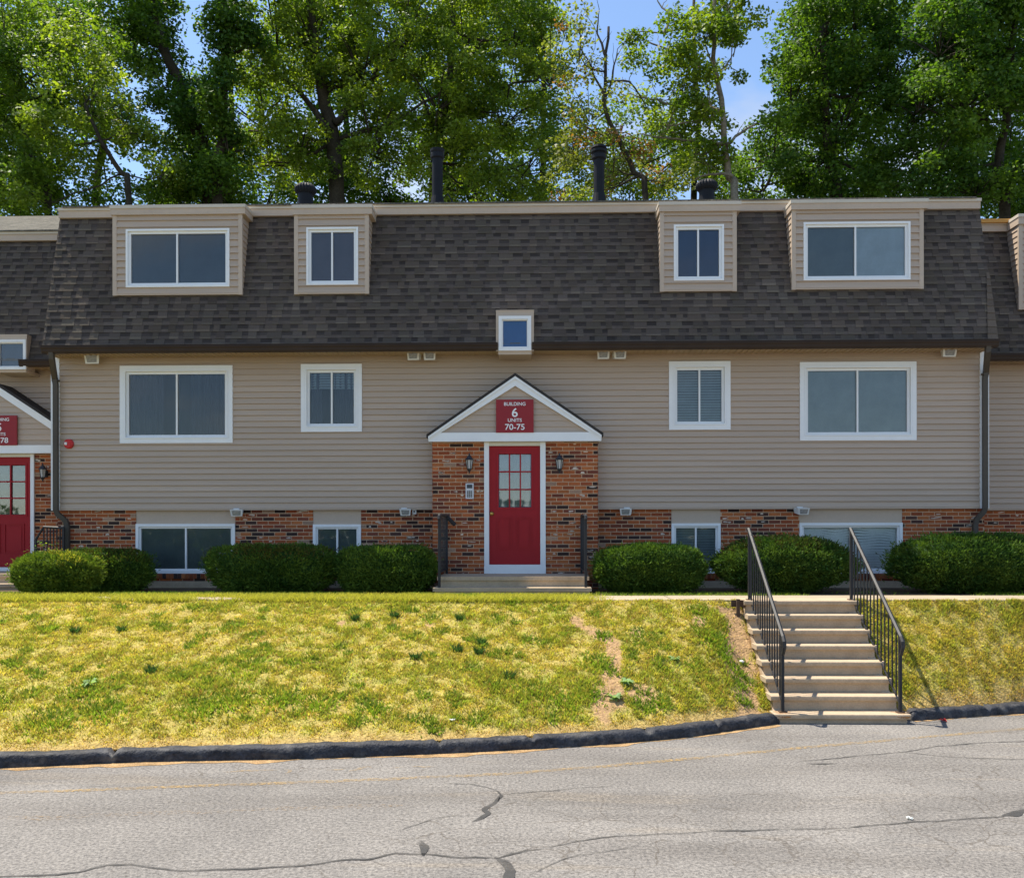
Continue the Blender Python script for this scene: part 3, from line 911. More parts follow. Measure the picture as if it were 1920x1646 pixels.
def turbine(px, ptop, Y):
    x, zt = at(px, ptop, Y)
    k = MB(); k.lathe(x, Y, [(.16, zt - 1.0), (.145, zt - .18)], 20); k.build('vent_neck', M['pipe'], roof)
    c = MB()
    pr = [(.14, zt - .235)] + [(.05 + .145 * math.sin(a), zt - .12 - .115 * math.cos(a)) for a in np.linspace(.5, PI, 9)] + [(.02, zt)]
    c.lathe(x, Y, pr, 44, ripple=.10); c.build('turbine_vent', M['pipe'], roof)
turbine(573, 345, 17.0); turbine(1325, 338, 17.0)
cb = MB()
p0 = at(832, 372, 17.1); p1 = at(850, 376, 16.9)
cb.tube([(p0[0], 17.1, p0[1]), ((p0[0]+p1[0])/2 - .02, 17.0, p0[1] + .05), (p1[0], 16.9, p1[1] - .05), (p1[0] + .1, 16.9, p1[1] - .25)], .012, 5)
cb.build('roof_cable', M['pipe'], roof)

# ------------------------------------------------------------------ signs
def sign(name, x0, x1, z0, z1, Y, lines, label, group=None):
    t = thing(name, ((x0+x1)/2, Y, z0), label, 'sign', group)
    p = MB(); p.box(x0, x1, Y - .025, Y, z0, z1); p.build('panel', M['signred'], t)
    W_, H_ = x1 - x0, z1 - z0
    for txt, fz, fh, fw in lines:
        cu = bpy.data.curves.new('lettering', 'FONT'); cu.body = txt; cu.align_x = 'CENTER'; cu.size = 1.0; cu.extrude = .0; cu.offset = .012
        tmp = bpy.data.objects.new('tmp', cu); C.objects.link(tmp)
        bpy.context.view_layer.update()
        dg = bpy.context.evaluated_depsgraph_get()
        me = bpy.data.meshes.new_from_object(tmp.evaluated_get(dg))
        bpy.data.objects.remove(tmp)
        co = np.empty(len(me.vertices) * 3); me.vertices.foreach_get('co', co); co = co.reshape(-1, 3)
        lo, hi = co.min(0), co.max(0)
        co = (co - (lo + hi) / 2); co[:, 0] *= fw * W_ / (hi[0] - lo[0]); co[:, 1] *= fh * H_ / (hi[1] - lo[1])
        v = np.stack([co[:, 0], np.zeros(len(co)), co[:, 1]], 1)
        n = len(v)
        me2 = bpy.data.meshes.new('lettering')
        me2.from_pydata(v.tolist(), [], [tuple(p_.vertices) for p_ in me.polygons])
        me2.materials.append(M['lettering'])
        o = link('lettering', me2, t, ((x0+x1)/2, Y - .029, z0 + fz * H_))
        sm = o.modifiers.new('thickness', 'SOLIDIFY'); sm.thickness = .003; sm.offset = 0
    return t
SG = rect(930, 749, 1000.5, 811, PM['yg'] - .03)
sign('building_sign', SG[0], SG[1], SG[2], SG[3], PM['yg'] - .005,
     [('BUILDING', .865, .105, .57), ('6', .605, .27, .155), ('UNITS', .375, .105, .37), ('70-75', .17, .18, .52)],
     'red building sign reading 6 over units 70-75, in the gable above the door')

# ------------------------------------------------------------------ lanterns, intercom, alarm, flood lights
def lantern(px, pt, pb, Y, label, s=1.0):
    x, zt = at(px, pt, Y - .12); _, zb = at(px, pb, Y - .12)
    H = zt - zb
    t = thing('wall_lantern', (x, Y, zb), label, 'wall lamp', 'coach lanterns beside the red doors')
    yc = Y - .12
    p = MB(); p.box(x - .035, x + .035, Y - .02, Y, zb + H*.25, zb + H*.62)
    p.tube([(x, Y - .02, zb + H*.5), (x, Y - .05, zb + H*.36), (x, Y - .09, zb + H*.32), (x, yc, zb + H*.2)], .012, 6)
    p.build('wall_bracket', M['black'], t)
    p = MB(); p.lathe(x, yc, [(.082, zb + H*.66), (.075, zb + H*.69), (.05, zb + H*.76), (.035, zb + H*.84), (.014, zb + H*.88), (.016, zb + H*.93), (.004, zt)], 8); p.build('lamp_cap', M['black'], t)
    p = MB(); p.lathe(x, yc, [(.034, zb + H*.24), (.058, zb + H*.655)], 6); p.build('lamp_glass', M['lampglass'], t)
    p = MB()
    for k in range(6):
        a = 2*PI*k/6
        p.tube([(x + .038*math.cos(a), yc + .038*math.sin(a), zb + H*.22), (x + .064*math.cos(a), yc + .064*math.sin(a), zb + H*.67)], .006, 4)
    p.lathe(x, yc, [(.006, zb), (.014, zb + H*.06), (.012, zb + H*.1), (.036, zb + H*.16), (.044, zb + H*.24)], 8)
    p.build('lamp_cage', M['black'], t)
lantern(880, 849, 888, PF, 'black wall lantern above the intercom, left of the main red door')
lantern(1049, 849, 888, PF, 'black wall lantern on bare brick right of the main red door')

r = rect(873, 906, 888, 935, PF - .03)
t = thing('intercom', ((r[0]+r[1])/2, PF, r[2]), 'pale door intercom with dark screen and keypad on brick beside the red door', 'intercom')
p = MB(); p.box(r[0], r[1], PF - .03, PF, r[2], r[3]); p.build('case', M['silver'], t)
h = r[3] - r[2]; w = r[1] - r[0]
p = MB(); p.box(r[0] + w*.16, r[1] - w*.16, PF - .034, PF - .03, r[2] + h*.68, r[3] - h*.08); p.build('screen', M['keypad'], t)
p = MB()
for i in range(3):
    for j in range(4):
        p.box(r[0] + w*(.18 + .23*i), r[0] + w*(.18 + .23*i + .17), PF - .034, PF - .03, r[2] + h*(.1 + .11*j), r[2] + h*(.1 + .11*j + .08))
p.build('keypad', M['downspout'], t)

x, z = at(128, 832, WALL - .05)
t = thing('fire_alarm', (x, WALL, z - .07), 'round red fire alarm on the siding beside the left downspout', 'alarm')
p = MB(); p.tube([(x, WALL - .015, z), (x, WALL - .05, z), (x, WALL - .065, z)], [.088, .085, .066], 18); p.build('housing', M['litter'], t)
p = MB(); p.box(x - .058, x - .014, WALL - .078, WALL - .06, z - .022, z + .026); p.build('strobe', M['plastic'], t)
p = MB(); p.box(x + .012, x + .04, WALL - .072, WALL - .06, z - .05, z + .05); p.build('horn', M['litter'], t)

def flood(px0, py0, px1, py1, Y, nh, label, group, face=0.0, ceiling=None):
    """a lamp with one or two heads under the eave or the siding"""
    x0, x1, z0, z1 = rect(px0, py0, px1, py1, Y)
    t = thing('flood_light', ((x0+x1)/2, Y, z1), label, 'flood light', group)
    top = z1 if ceiling is None else ceiling
    p = MB(); p.box((x0+x1)/2 - .05, (x0+x1)/2 + .05, Y - .02, Y + .07, min(z1, top) - .02, max(z1, top)); p.build('mounting_plate', M['plastic'], t)
    w = (x1 - x0) / nh
    for i in range(nh):
        f = face if nh == 1 else (-.25 if i == 0 else .25)
        a, b = x0 + w*i + .006, x0 + w*(i+1) - .006
        d = .13; zt, zb = z1 - .012, z0
        sh = f * .12
        hd = MB()
        hd.quads([(a, Y + .05, zt), (b, Y + .05, zt), (b + sh, Y - d, zt - .015), (a + sh, Y - d, zt - .015),
                  (a + .02, Y + .03, zb + .03), (b - .02, Y + .03, zb + .03), (b - .015 + sh, Y - d + .035, zb), (a + .015 + sh, Y - d + .035, zb)],
                 [(0,1,2,3), (4,7,6,5), (0,4,5,1), (0,3,7,4), (1,5,6,2)])
        ho = hd.build('lamp_head', M['plastic'], t)
        e = .016
        ln = MB()
        A, B_ = Vector((a + sh, Y - d, zt - .015)), Vector((b + sh, Y - d, zt - .015))
        D_, E_ = Vector((a + .015 + sh, Y - d + .035, zb)), Vector((b - .015 + sh, Y - d + .035, zb))
        ln.poly([A, D_, E_, B_], m=0)
        cA, cB, cE, cD = A.lerp(E_, .14), B_.lerp(D_, .14), E_.lerp(A, .14), D_.lerp(B_, .14)
        for q in (cA, cB, cE, cD): q.y -= .006
        ln.poly([cA, cD, cE, cB], m=1)
        ln.build('lens', [M['plastic'], M['floodglass']], ho)
fy = WALL - .12
flood(767, 657, 816, 677, fy, 2, 'twin white flood lights under the eave left of the small blue window', 'flood lights under the eave')
flood(1121, 655, 1171, 675, fy, 2, 'twin white flood lights under the eave right of the small blue window', 'flood lights under the eave')
flood(157, 664, 186, 684, fy, 1, 'single white flood light under the left end of the eave', 'flood lights under the eave', .5)
flood(1764, 652, 1792, 671, fy, 1, 'single white flood light under the right end of the eave', 'flood lights under the eave', -.2)
LF = WALL - .04
flood(431, 953, 456, 968, LF, 1, 'white flood light under the siding, at the leftmost basement window', 'flood lights under the siding', .3)
flood(747, 952, 769, 967, LF, 1, 'white flood light under the siding, beside a small white box left of the entrance', 'flood lights under the siding', .3)
flood(1164, 951, 1187, 966, LF, 1, 'white flood light under the siding, first one right of the brick entrance', 'flood lights under the siding', -.3)
flood(1488, 950, 1511, 965, LF, 1, 'white flood light under the siding above the mound shrub and stairs', 'flood lights under the siding', .3)
x0, x1, z0, z1 = rect(774, 954, 781, 964, BY)
t = thing('junction_box', ((x0+x1)/2, BY, z0), 'small white junction box on brick next to a flood light', 'junction box')
p = MB(); p.box(x0, x1, BY - .05, BY, z0, z1); p.build('case', M['plastic'], t)
p = MB(); p.box(x0 + .02, x1 - .02, BY - .053, BY - .05, z0 + .03, z1 - .03); p.build('socket', M['keypad'], t)

# ------------------------------------------------------------------ LEFT NEIGHBOUR
OFF = 1.2
NXL = XL - 9.0
left = thing('apartment_building', ((NXL + XL) / 2 - 1, WALL + OFF, 0), 'partly cropped tan apartment block with red door, set back behind the left downspout', 'building')
WL = WALL + OFF
nroof = building_shell(left, NXL, XL + .06, OFF, ridge=.42)
SWL = rect(-8, 637, 49, 693, EAVE_Y + OFF - .06)
gutter(left, NXL, at(-14, 690, EAVE_Y + OFF)[0], OFF); gutter(left, at(40, 688, EAVE_Y + OFF)[0], XL + .06, OFF)
sdl = MB()
WN = (NXL + 3.0, NXL + 5.0, WA[2], WA[3])
siding(sdl, NXL, XL - .02, Z_SB, Z_SO, WL, [hole(WN, .03)])
sdl.box(NXL, XL - .03, WL - .02, WL + .1, Z_SB - .03, Z_SB - .001)
sdl.poly([(NXL, WL, 0), (NXL, WL + 9, 0), (NXL, WL + 9, Z_SO), (NXL, WL, Z_SO)])
sdl.build('siding_wall', M['siding'], left)
window(left, WN, WL, blinds=(('curtain', 'b_curt', 0, 1),))
c = MB(); c.box(XL - .06, XL - .002, WL - .03, WL + .02, Z_SB, Z_SO); c.build('corner_post', M['white'], left)
kb = MB(); bricks(kb, None, NXL, XL + .3, -.05, Z_SB + .02, WL + .05); kb.build('brick_wall', [M['brick'], M['mortar']], left)
yw2 = EAVE_Y + OFF - .05
cs2 = rect(-16, 627, 50.5, 690, yw2)
b2 = MB()
b2.box(cs2[0], cs2[1] - .002, yw2, mans_y(cs2[3]) + OFF + .1, SWL[3] - .012, cs2[3])
b2.box(SWL[1] - .012, cs2[1], yw2, mans_y(cs2[3]) + OFF + .1, SWL[2], SWL[3] - .012)
b2.box(cs2[0], SWL[0] + .012, yw2, mans_y(cs2[3]) + OFF + .1, SWL[2], SWL[3] - .012)
b2.box(SWL[0], SWL[1] - .01, yw2 + .01, WL, SWL[2] - .05, SWL[2] - .002)
hs2 = b2.build('window_box', M['tan_trim'], left)
window(hs2, SWL, yw2, casing=.05, proud=.025, lites=1, blinds=(('flat', 'b_blue2', 0, 1),), nested=True, sash=.02)
PL = portico(left, OFF, -2, xclip=XL - .03, px=dict(brick=(-146, 142, 850, 1083), frame=(-60, 65, 851, 1082), leaf=(-51, 857, 58.5, 1063), lites=(-36, 872, 48, 965),
     apex=(-2, 719), eave_l=(-158, 822), eave_r=(154, 822), band=(835, 850), rake=.155, knob=None, lite_back=('b_dim', 'flat')))
SG2 = rect(-35, 779, 31.5, 835, PL['yg'] - .03)
sign('building_sign', SG2[0], SG2[1], SG2[2], SG2[3], PL['yg'] - .005,
     [('BUILDING', .865, .105, .57), ('5', .605, .27, .14), ('UNITS', .375, .105, .37), ('76-78', .17, .18, .52)],
     'red building sign cut by the left picture edge, its last line ending in 78')
lantern(80, 868, 903, PF + OFF, 'black wall lantern on brick between the left red door and the downspout')

# ------------------------------------------------------------------ RIGHT NEIGHBOUR
NXR = XR + 7.0
right = thing('apartment_building', ((NXR + XR) / 2 + 1, WALL + OFF, 0), 'narrow visible slice of a tan block with dormer, set back at the right picture edge', 'building')
rroof = building_shell(right, XR - .06, NXR, OFF, ridge=.2)
gutter(right, XR - .06, NXR, OFF)
sdr = MB()
WN2 = (XR + 2.2, XR + 4.2, WA[2], WA[3])
siding(sdr, XR + .02, NXR, Z_SB, Z_SO, WL, [hole(WN2, .03)])
sdr.box(XR + .03, NXR, WL - .02, WL + .1, Z_SB - .03, Z_SB - .001)
sdr.poly([(NXR, WL, 0), (NXR, WL + 9, 0), (NXR, WL + 9, Z_SO), (NXR, WL, Z_SO)])
sdr.build('siding_wall', M['siding'], right)
window(right, WN2, WL, blinds=(('slats', 'b_blind', 0, 1),))
kb = MB(); bricks(kb, None, XR - .3, NXR, -.05, Z_SB + .02, WL + .05); kb.build('brick_wall', [M['brick'], M['mortar']], right)
DOFF[0] = OFF
xd = at(1907, 500, mans_y(5.1) + OFF)[0]
zd0 = at(1900, 581, mans_y(5.1) + OFF)[1]
ydr = mans_y(zd0) + OFF - .035
dormer(right, xd, xd + 2.3, zd0, Z_MT + .0, ydr, (xd + .25, xd + 2.05, zd0 + .14, zd0 + 1.17), (('flat', 'b_slate', 0, 1),), Z_FT + .0)
DOFF[0] = 0.0
xo, zo = at(1838, 419, MT_Y + OFF - .1)
t = MB(); zo1 = at(1880, 411.5, MT_Y + OFF - .1)[1]; zo0 = at(1880, 419.5, MT_Y + OFF - .1)[1]
t.box(XR + .06, XR + 3.4, MT_Y + OFF - .14, MT_Y + OFF + .5, zo0 + .012, zo1)
tag(t.build('wooden_board', M['orange']), 'raw orange wooden board lying along the roof edge of the right block', 'board')

# ------------------------------------------------------------------ entrance steps and rails
def entry_steps(x0, x1, yf, yb, z0, label, px=None):
    t = thing('entry_steps', ((x0+x1)/2, yf, z0), label, 'steps', 'concrete steps at the red doors')
    h = .165
    s = MB(); s.box(x0 - .04, x1 + .02, yf, yb, z0 + h - .055, z0 + h); s.box(x0 - .01, x1 - .01, yf + .03, yb, z0 - .1, z0 + h - .055); s.build('step', M['concrete'], t)
    s = MB(); s.box(x0 + .0, x1 - .0, yf + .29, yb, z0 + 2*h - .06, z0 + 2*h); s.box(x0 + .035, x1 - .035, yf + .32, yb, z0 + h + .001, z0 + 2*h - .06); s.build('step', M['concrete'], t)
    return t
SY = 13.95
sx0, sx1 = at(816, 1100, SY)[0], at(1107, 1100, SY)[0]
ZS = PM['zb'] - 2 * .165
entry_steps(sx0, sx1, SY, PF - .002, ZS, 'beige concrete steps below the main red door')
sl0, sl1 = at(-170, 1105, SY + OFF)[0], at(43, 1105, SY + OFF)[0]
entry_steps(sl0, sl1, SY + OFF - .1, PF + OFF - .002, ZS, 'beige concrete steps at the left picture edge')

def entry_rail(x, zb, y0, y1, ztop, label, tongue):
    t = thing('entry_railing', (x, y0, zb), label, 'railing', 'short iron rails beside the entrance steps')
    p = MB(); p.box(x - .02, x + .02, y0 - .02, y0 + .02, zb, ztop); p.build('post', M['railmetal'], t)
    p = MB(); p.box(x - .018, x + .018, y1 - .02, y1 + .02, zb + .165, ztop + .02); p.build('post', M['railmetal'], t)
    p = MB(); p.tube([(x, y1 + .02, ztop + .03), (x, y0, ztop + .02), (x, y0 - .05, ztop), (x, y0 - .07, ztop - .05)], [.024]*4, 6); p.build('handrail', M['railmetal'], t)
    n = 6
    for i in range(1, n):
        y = y0 + (y1 - y0) * i / n
        p = MB(); p.box(x - .008, x + .008, y - .008, y + .008, zb + .25, ztop + .01); p.build('baluster', M['railmetal'], t)
    p = MB(); p.box(x - .012, x + .012, y0, y1, zb + .235, zb + .26); p.build('bottom_bar', M['railmetal'], t)
    if tongue:
        xt = x + .15
        p = MB(); p.tube([(x, y1 - .05, ztop + .02), (x + .05, y1 - .04, ztop - .03), (xt, y1 - .03, ztop - .13)], .035, 6); p.build('wall_bracket', M['railmetal'], t)
for px_, lab, tg in ((824, 'iron rail on the left side of the main entrance steps', True), (1098, 'iron rail on the right side of the main entrance steps', False)):
    xx = at(px_, 1030, SY + .15)[0]
    entry_rail(xx, ZS + .165, SY + .13, PF - .08, at(px_, 968, SY + .15)[1], lab, tg)

# left entrance railing: a panel of balusters seen square on
t = thing('landing_railing', (at(92, 1030, 15.6)[0], 15.6, 0), 'low black baluster rail beside the left entrance, behind the yellowish shrub', 'railing')
yl = 15.55
xa, za = at(82, 988, yl); xb = at(119, 988, yl)[0]; x9, z9 = at(67, 1012, yl)
p = MB(); p.tube([(x9, yl, z9), (xa, yl, za), (xb, yl, za - .02)], .022, 6); p.build('handrail', M['railmetal'], t)
for i in range(7):
    xx = xa + (xb - xa) * i / 6
    p = MB(); p.box(xx - .009, xx + .009, yl - .009, yl + .009, .10, za - .02); p.build('baluster', M['railmetal'], t)
p = MB(); p.box(x9, xb, yl - .012, yl + .012, .22, .245); p.build('bottom_bar', M['railmetal'], t)
for xx in (x9, xb):
    p = MB(); p.box(xx - .018, xx + .018, yl - .018, yl + .018, 0, z9 if xx == x9 else za); p.build('post', M['railmetal'], t)

# ------------------------------------------------------------------ stairs through the lawn
NS, RISE, RUN = 8, .18, .232
Y0 = 12.44
st_x0 = (at(1394, 1125, Y0)[0] + at(1458, 1335, Y0 - 7*RUN)[0]) / 2
st_x1 = (at(1603, 1125, Y0)[0] + at(1713, 1335, Y0 - 7*RUN)[0]) / 2
stairs = thing('concrete_stairs', ((st_x0+st_x1)/2, Y0 - 7*RUN, ROAD), 'flight of eight beige concrete steps climbing the lawn between two iron rails', 'stairs')
for k in range(NS):
    z = -RISE * k; yf = Y0 - RUN * k
    s = MB()
    jx = random.uniform(-.008, .008)
    x0_, x1_ = st_x0 + jx, st_x1 + jx
    if k == NS - 1: x0_ -= .03; x1_ += .03
    yb_ = yf + (.6 if k == 0 else RUN + .06)
    zl = ROAD - .05 if k == NS - 1 else z - RISE - .002
    # rounded nosing
    prof = [(yf + .014, z), (yf + .004, z - .006), (yf, z - .02), (yf + .002, z - .052), (yf + .012, z - .062), (yb_, z - .062), (yb_, z)]
    s.prismx(prof, x0_, x1_)
    s.prismx([(yf + .030, z - .0625), (yf + .040, z - RISE * .5), (yf + .034, zl), (yb_ - .01, zl), (yb_ - .01, z - .0625)], x0_ + .035, x1_ - .035)
    s.build('step', M['concrete'], stairs)
for sx in (0, 1):
    a = st_x0 + .04 if sx == 0 else st_x1 - .12
    s = MB(); s.prismx([(Y0 + .3, -.10), (Y0 + .10, -.10), (Y0 - 7*RUN + .12, -.10 - 7*RISE), (Y0 - 7*RUN + .12, -.5 - 7*RISE), (Y0 + .3, -.6)], a - .02, a + .09)
    s.build('stringer', M['concrete'], stairs)

def stair_rail(x, label):
    yt, yb_ = 12.60, 10.94
    zt, zb = 0.0, -RISE * 7
    tt, tb = at(1403, 994, yt)[1], at(1472, 1192, yb_)[1]
    t = thing('stair_railing', (x, yb_, zb), label, 'railing', 'iron rails of the lawn stairs')
    for y, z0_, z1_ in ((yt, zt, tt), (yb_, zb, tb)):
        p = MB(); p.box(x - .018, x + .018, y - .018, y + .018, z0_, z1_); p.build('post', M['railmetal'], t)
        p = MB(); p.box(x - .045, x + .045, y - .045, y + .045, z0_ - .001, z0_ + .012); p.build('base_plate', M['rust'], t)
    p = MB()
    path = [(x, yt + .03, tt + .02), (x, yb_ + .05, tb + .05), (x, yb_ - .03, tb - .01), (x, yb_ - .075, tb - .065), (x, yb_ - .082, tb - .13), (x, yb_ - .05, tb - .19), (x, yb_ - .02, tb - .23)]
    p.tube(path, [.026, .026, .027, .027, .024, .021, .018], 6, square=True); p.build('handrail', M['railmetal'], t)
    lo = lambda y: zb + .10 + (y - yb_) * (zt + .04 - zb - .10) / (yt - yb_) + .0
    p = MB(); p.tube([(x, yt, lo(yt)), (x, yb_, lo(yb_))], .011, 4, square=True); p.build('bottom_bar', M['railmetal'], t)
    n = 14
    for i in range(1, n):
        y = yb_ + (yt - yb_) * i / n
        zh = tb + .03 + (y - yb_) * (tt - tb) / (yt - yb_)
        p = MB(); p.box(x - .0075, x + .0075, y - .0075, y + .0075, lo(y), zh); p.build('baluster', M['railmetal'], t)
def rust_stain(x):
    yb_, z = 10.94, -RISE * 7
    p = MB(); pts, n = [], 16
    for i in range(n):
        a = 2*PI*i/n; r = random.uniform(.07, .12)
        pts.append((x + r*1.25*math.cos(a), max(yb_ + r*.9*math.sin(a), Y0 - RUN*7 + .006), z + .0025))
    p.poly(pts)
    yf = Y0 - RUN*7 - .0025
    p.poly([(x - .10, yf, z - .022), (x - .03, yf, z - .05), (x + .05, yf, z - .045), (x + .09, yf, z - .022)])
    p.build('rust_stain', M['ruststain'], stairs)
M['ruststain'] = worn_paint('rust_stain', (.42, .19, .06), .38, .62)
xlr = (at(1402, 1125, 12.60)[0] + at(1471, 1330, 10.94)[0]) / 2
xrr = (at(1591, 1120, 12.60)[0] + at(1694, 1330, 10.94)[0]) / 2
rust_stain(xlr); rust_stain(xrr)
stair_rail(xlr, 'black iron railing on the left side of the lawn stairs')
stair_rail(xrr, 'black iron railing on the right side of the lawn stairs, casting its shadow on grass')

# ------------------------------------------------------------------ ground
# kerb line: bottom front edge, measured on the road
kpx = [(0, 1441), (270, 1429), (560, 1424), (830, 1414), (1000, 1405), (1150, 1396), (1290, 1383), (1390, 1368), (1463, 1357)]
kpr = [(1713, 1352), (1800, 1346), (1920, 1338)]
kl = [gp(a, b, ROAD) for a, b in kpx]; kr = [gp(a, b, ROAD) for a, b in kpr]
d0 = (kl[1][0]-kl[0][0], kl[1][1]-kl[0][1]); s_ = 9 / d0[0]
kl = [(kl[0][0] - 9, kl[0][1] - d0[1]*s_)] + kl
d1 = (kr[-1][0]-kr[0][0], kr[-1][1]-kr[0][1])
kr = kr + [(kr[-1][0] + 9, kr[-1][1] + 9*d1[1]/d1[0])]
allk = np.array(kl + kr)
def kerb_y(X): return np.interp(X, allk[:, 0], allk[:, 1])
KW = .19
WALK0, WALK1 = 12.62, 13.55

def kerb(pts, name):
    pts = np.array(pts)
    seg = np.hypot(*np.diff(pts, axis=0).T); s = np.concatenate([[0], np.cumsum(seg)])
    n = int(s[-1] / .035)
    u = np.linspace(0, s[-1], n)
    px = np.interp(u, s, pts[:, 0]); py = np.interp(u, s, pts[:, 1])
    ker = np.ones(25) / 25
    py2 = np.convolve(np.pad(py, 12, mode='edge'), ker, 'valid')
    w_ = np.minimum(1, np.minimum(u, s[-1] - u) / .5); py = py * (1 - w_) + py2 * w_
    tx = np.gradient(px); ty = np.gradient(py); L = np.hypot(tx, ty); nx, ny = -ty / L, tx / L
    prof = [(0, -.03), (.003, .03), (.010, .075), (.020, .108), (.042, .126), (.09, .132), (.15, .130), (.18, .110), (.20, .04), (.21, -.12)]
    joints = [gp(a, 1400, ROAD)[0] for a in (268, 830, 1000, 1225, 1375)] + [-13.1, -11.4, gp(1850, 1340, ROAD)[0], 10.5]
    V = []
    for i in range(n):
        g = 1.0
        for j in joints: g *= 1 - .55 * math.exp(-((px[i] - j) / .020) ** 2)
        hz = 1 + .14 * (vnoise(px[i], 0.3, 1.1) - .5) + .07 * (vnoise(px[i], 9.3, 7) - .5)
        e = min(1, min(u[i], s[-1] - u[i]) / .10 + .45) if name else 1
        for k, (o, z) in enumerate(prof):
            rr = .022 * (vnoise(px[i] + k * 3.1, k * 1.7, 9.0) - .5) + .018 * (vnoise(px[i] + k * 5.1, k * 2.7, 22.0) - .5)
            zz = z * hz * g * e if z > 0 else z
            V.append((px[i] + nx[i] * (o + rr), py[i] + ny[i] * (o + rr), ROAD + zz + (rr * .4 if 0 < k < 8 else 0)))
    m = len(prof)
    Fc = [(i*m + k, (i+1)*m + k, (i+1)*m + k + 1, i*m + k + 1) for i in range(n-1) for k in range(m-1)]
    Fc += [tuple(range(m)), tuple((n-1)*m + k for k in range(m-1, -1, -1))]
    o = mesh_obj('kerb', V, Fc, M['kerb'], smooth=True)
    return tag(o, 'dark lumpy asphalt kerb along the lawn' , 'kerb', kind='structure'), px, py, nx, ny
k1, kx1, ky1, knx1, kny1 = kerb(kl, True)
k2, kx2, ky2, knx2, kny2 = kerb(kr, True)
k1['label'] = 'dark asphalt kerb below the lawn left of the stairs'; k2['label'] = 'dark asphalt kerb right of the stairs'

# lawn sheet
def px_to_lawn(px, py):
    zs = np.linspace(-1.34, -.02, 120)
    P = np.array([gp(px, py, z) for z in zs])
    i = int(np.argmin(np.abs(lawn_z(P[:, 0], P[:, 1]) - zs)))
    return float(P[i, 0]), float(P[i, 1])
def lawn_z(X, Y):
    kb_ = kerb_y(X) + KW
    t = np.clip((Y - kb_) / np.maximum(WALK0 - kb_, .3), 0, 1)
    zl = ROAD + .105
    prof = t + .05 * np.sin(t * PI) * (1 - t)
    z = zl + (-.012 - zl) * prof
    amp = np.sin(np.clip(t, 0, 1) * PI) ** .5
    z = z + amp * (.05 * (fbm(X, Y, .9, 3) - .5) + .035 * (fbm(X, Y, 4, 5) - .5) + .03 * (fbm(X, Y, 14, 15, 2) - .5))
    # cut under the stairs, eroded gully on their left
    z = z - .30 * sstep(st_x0 - .02, st_x0 + .10, X) * (1 - sstep(st_x1 - .10, st_x1 + .02, X))
    z = z - .15 * sstep(st_x0 - .55, st_x0 - .12, X) * (1 - sstep(st_x0, st_x0 + .05, X)) * amp
    return z
TR = [px_to_lawn(*q) for q in ((1075, 1165), (1110, 1185), (1150, 1205), (1155, 1240), (1148, 1275), (1140, 1310), (1130, 1335))]
TW = [.07, .08, .10, .11, .15, .19, .11]
D2 = [px_to_lawn(*q) + (r_,) for q, r_ in (((1205, 1302), .22), ((1190, 1190), .12), ((1080, 1160), .12), ((805, 1168), .10), ((1310, 1160), .12), ((640, 1165), .10), ((1400, 1200), .2))]
def dirt(X, Y):
    d = np.full(np.shape(X), 9.0)
    for (x, y), w in zip(TR, TW): d = np.minimum(d, np.hypot(X - x, (Y - y) * .62) / w)
    for i in range(len(TR) - 1):
        for f in (.25, .5, .75):
            x = TR[i][0]*(1-f) + TR[i+1][0]*f; y = TR[i][1]*(1-f) + TR[i+1][1]*f; w = TW[i]*(1-f) + TW[i+1]*f
            d = np.minimum(d, np.hypot(X - x, (Y - y) * .62) / w)
    for x, y, w in D2: d = np.minimum(d, np.hypot(X - x, Y - y) / w)
    # gully beside the stairs
    gx = np.where(X < st_x0 + .1, np.abs(X - (st_x0 - .17 - .12 * sstep(12.3, 11.2, Y))) / (.24 + .06 * np.sin(Y * 5)), 9)
    gx = np.where(Y < 12.55, gx, 9)
    d = np.minimum(d, gx)
    d = d + 1.3 * (fbm(X, Y, 6, 21) - .5)
    return 1 - sstep(.55, 1.15, d)
def lawn_cols(X, Y):
    """green amount and dryness fields shared by ground and blades"""
    g = fbm(X * .8, Y * 1.6, .9, 31, 4); h = fbm(X, Y * 1.4, 6.5, 41, 3)
    green = sstep(.28, .74, g * .42 + h * .58)
    kb_ = kerb_y(X) + KW
    edge = 1 - sstep(.0, .22, Y - kb_ + .16 * (fbm(X, Y, 3, 55) - .5))
    right_dry = sstep(st_x1 - .1, st_x1 + .4, X) * .22
    return np.clip(green - right_dry - edge, 0, 1), edge

gx = np.linspace(-15.5, 16.0, 640); gt = np.linspace(0, 1, 64)
GX, GT = np.meshgrid(gx, gt)
KB = kerb_y(GX) + KW
GY = KB + (WALK0 + .03 - KB) * GT
GZ = lawn_z(GX, GY)
dd = dirt(GX, GY); gg, ed = lawn_cols(GX, GY)
dry = np.array([.44, .345, .105]); grn = np.array([.31, .32, .07]); drt = np.array([.42, .27, .14])
col = dry + (grn - dry) * (gg * .8)[..., None]
col = col + (np.array([.42, .29, .12]) - col) * (ed * .8)[..., None]
col = col + (drt - col) * dd[..., None]
nX, nT = len(gx), len(gt)
V = np.stack([GX, GY, GZ], -1).reshape(-1, 3)
Fc = [(j*nX + i, j*nX + i + 1, (j+1)*nX + i + 1, (j+1)*nX + i) for j in range(nT-1) for i in range(nX-1)]
o = mesh_obj('lawn', V, Fc, M['lawn'], smooth=True, origin=(0, 11, -1))
me = o.data; a = me.color_attributes.new('tint', 'FLOAT_COLOR', 'POINT')
cc = np.ones((len(V), 4), np.float32); cc[:, :3] = col.reshape(-1, 3); a.data.foreach_set('color', cc.ravel())
tag(o, 'sloping patchy dry lawn between kerb and walk', 'lawn', kind='structure')

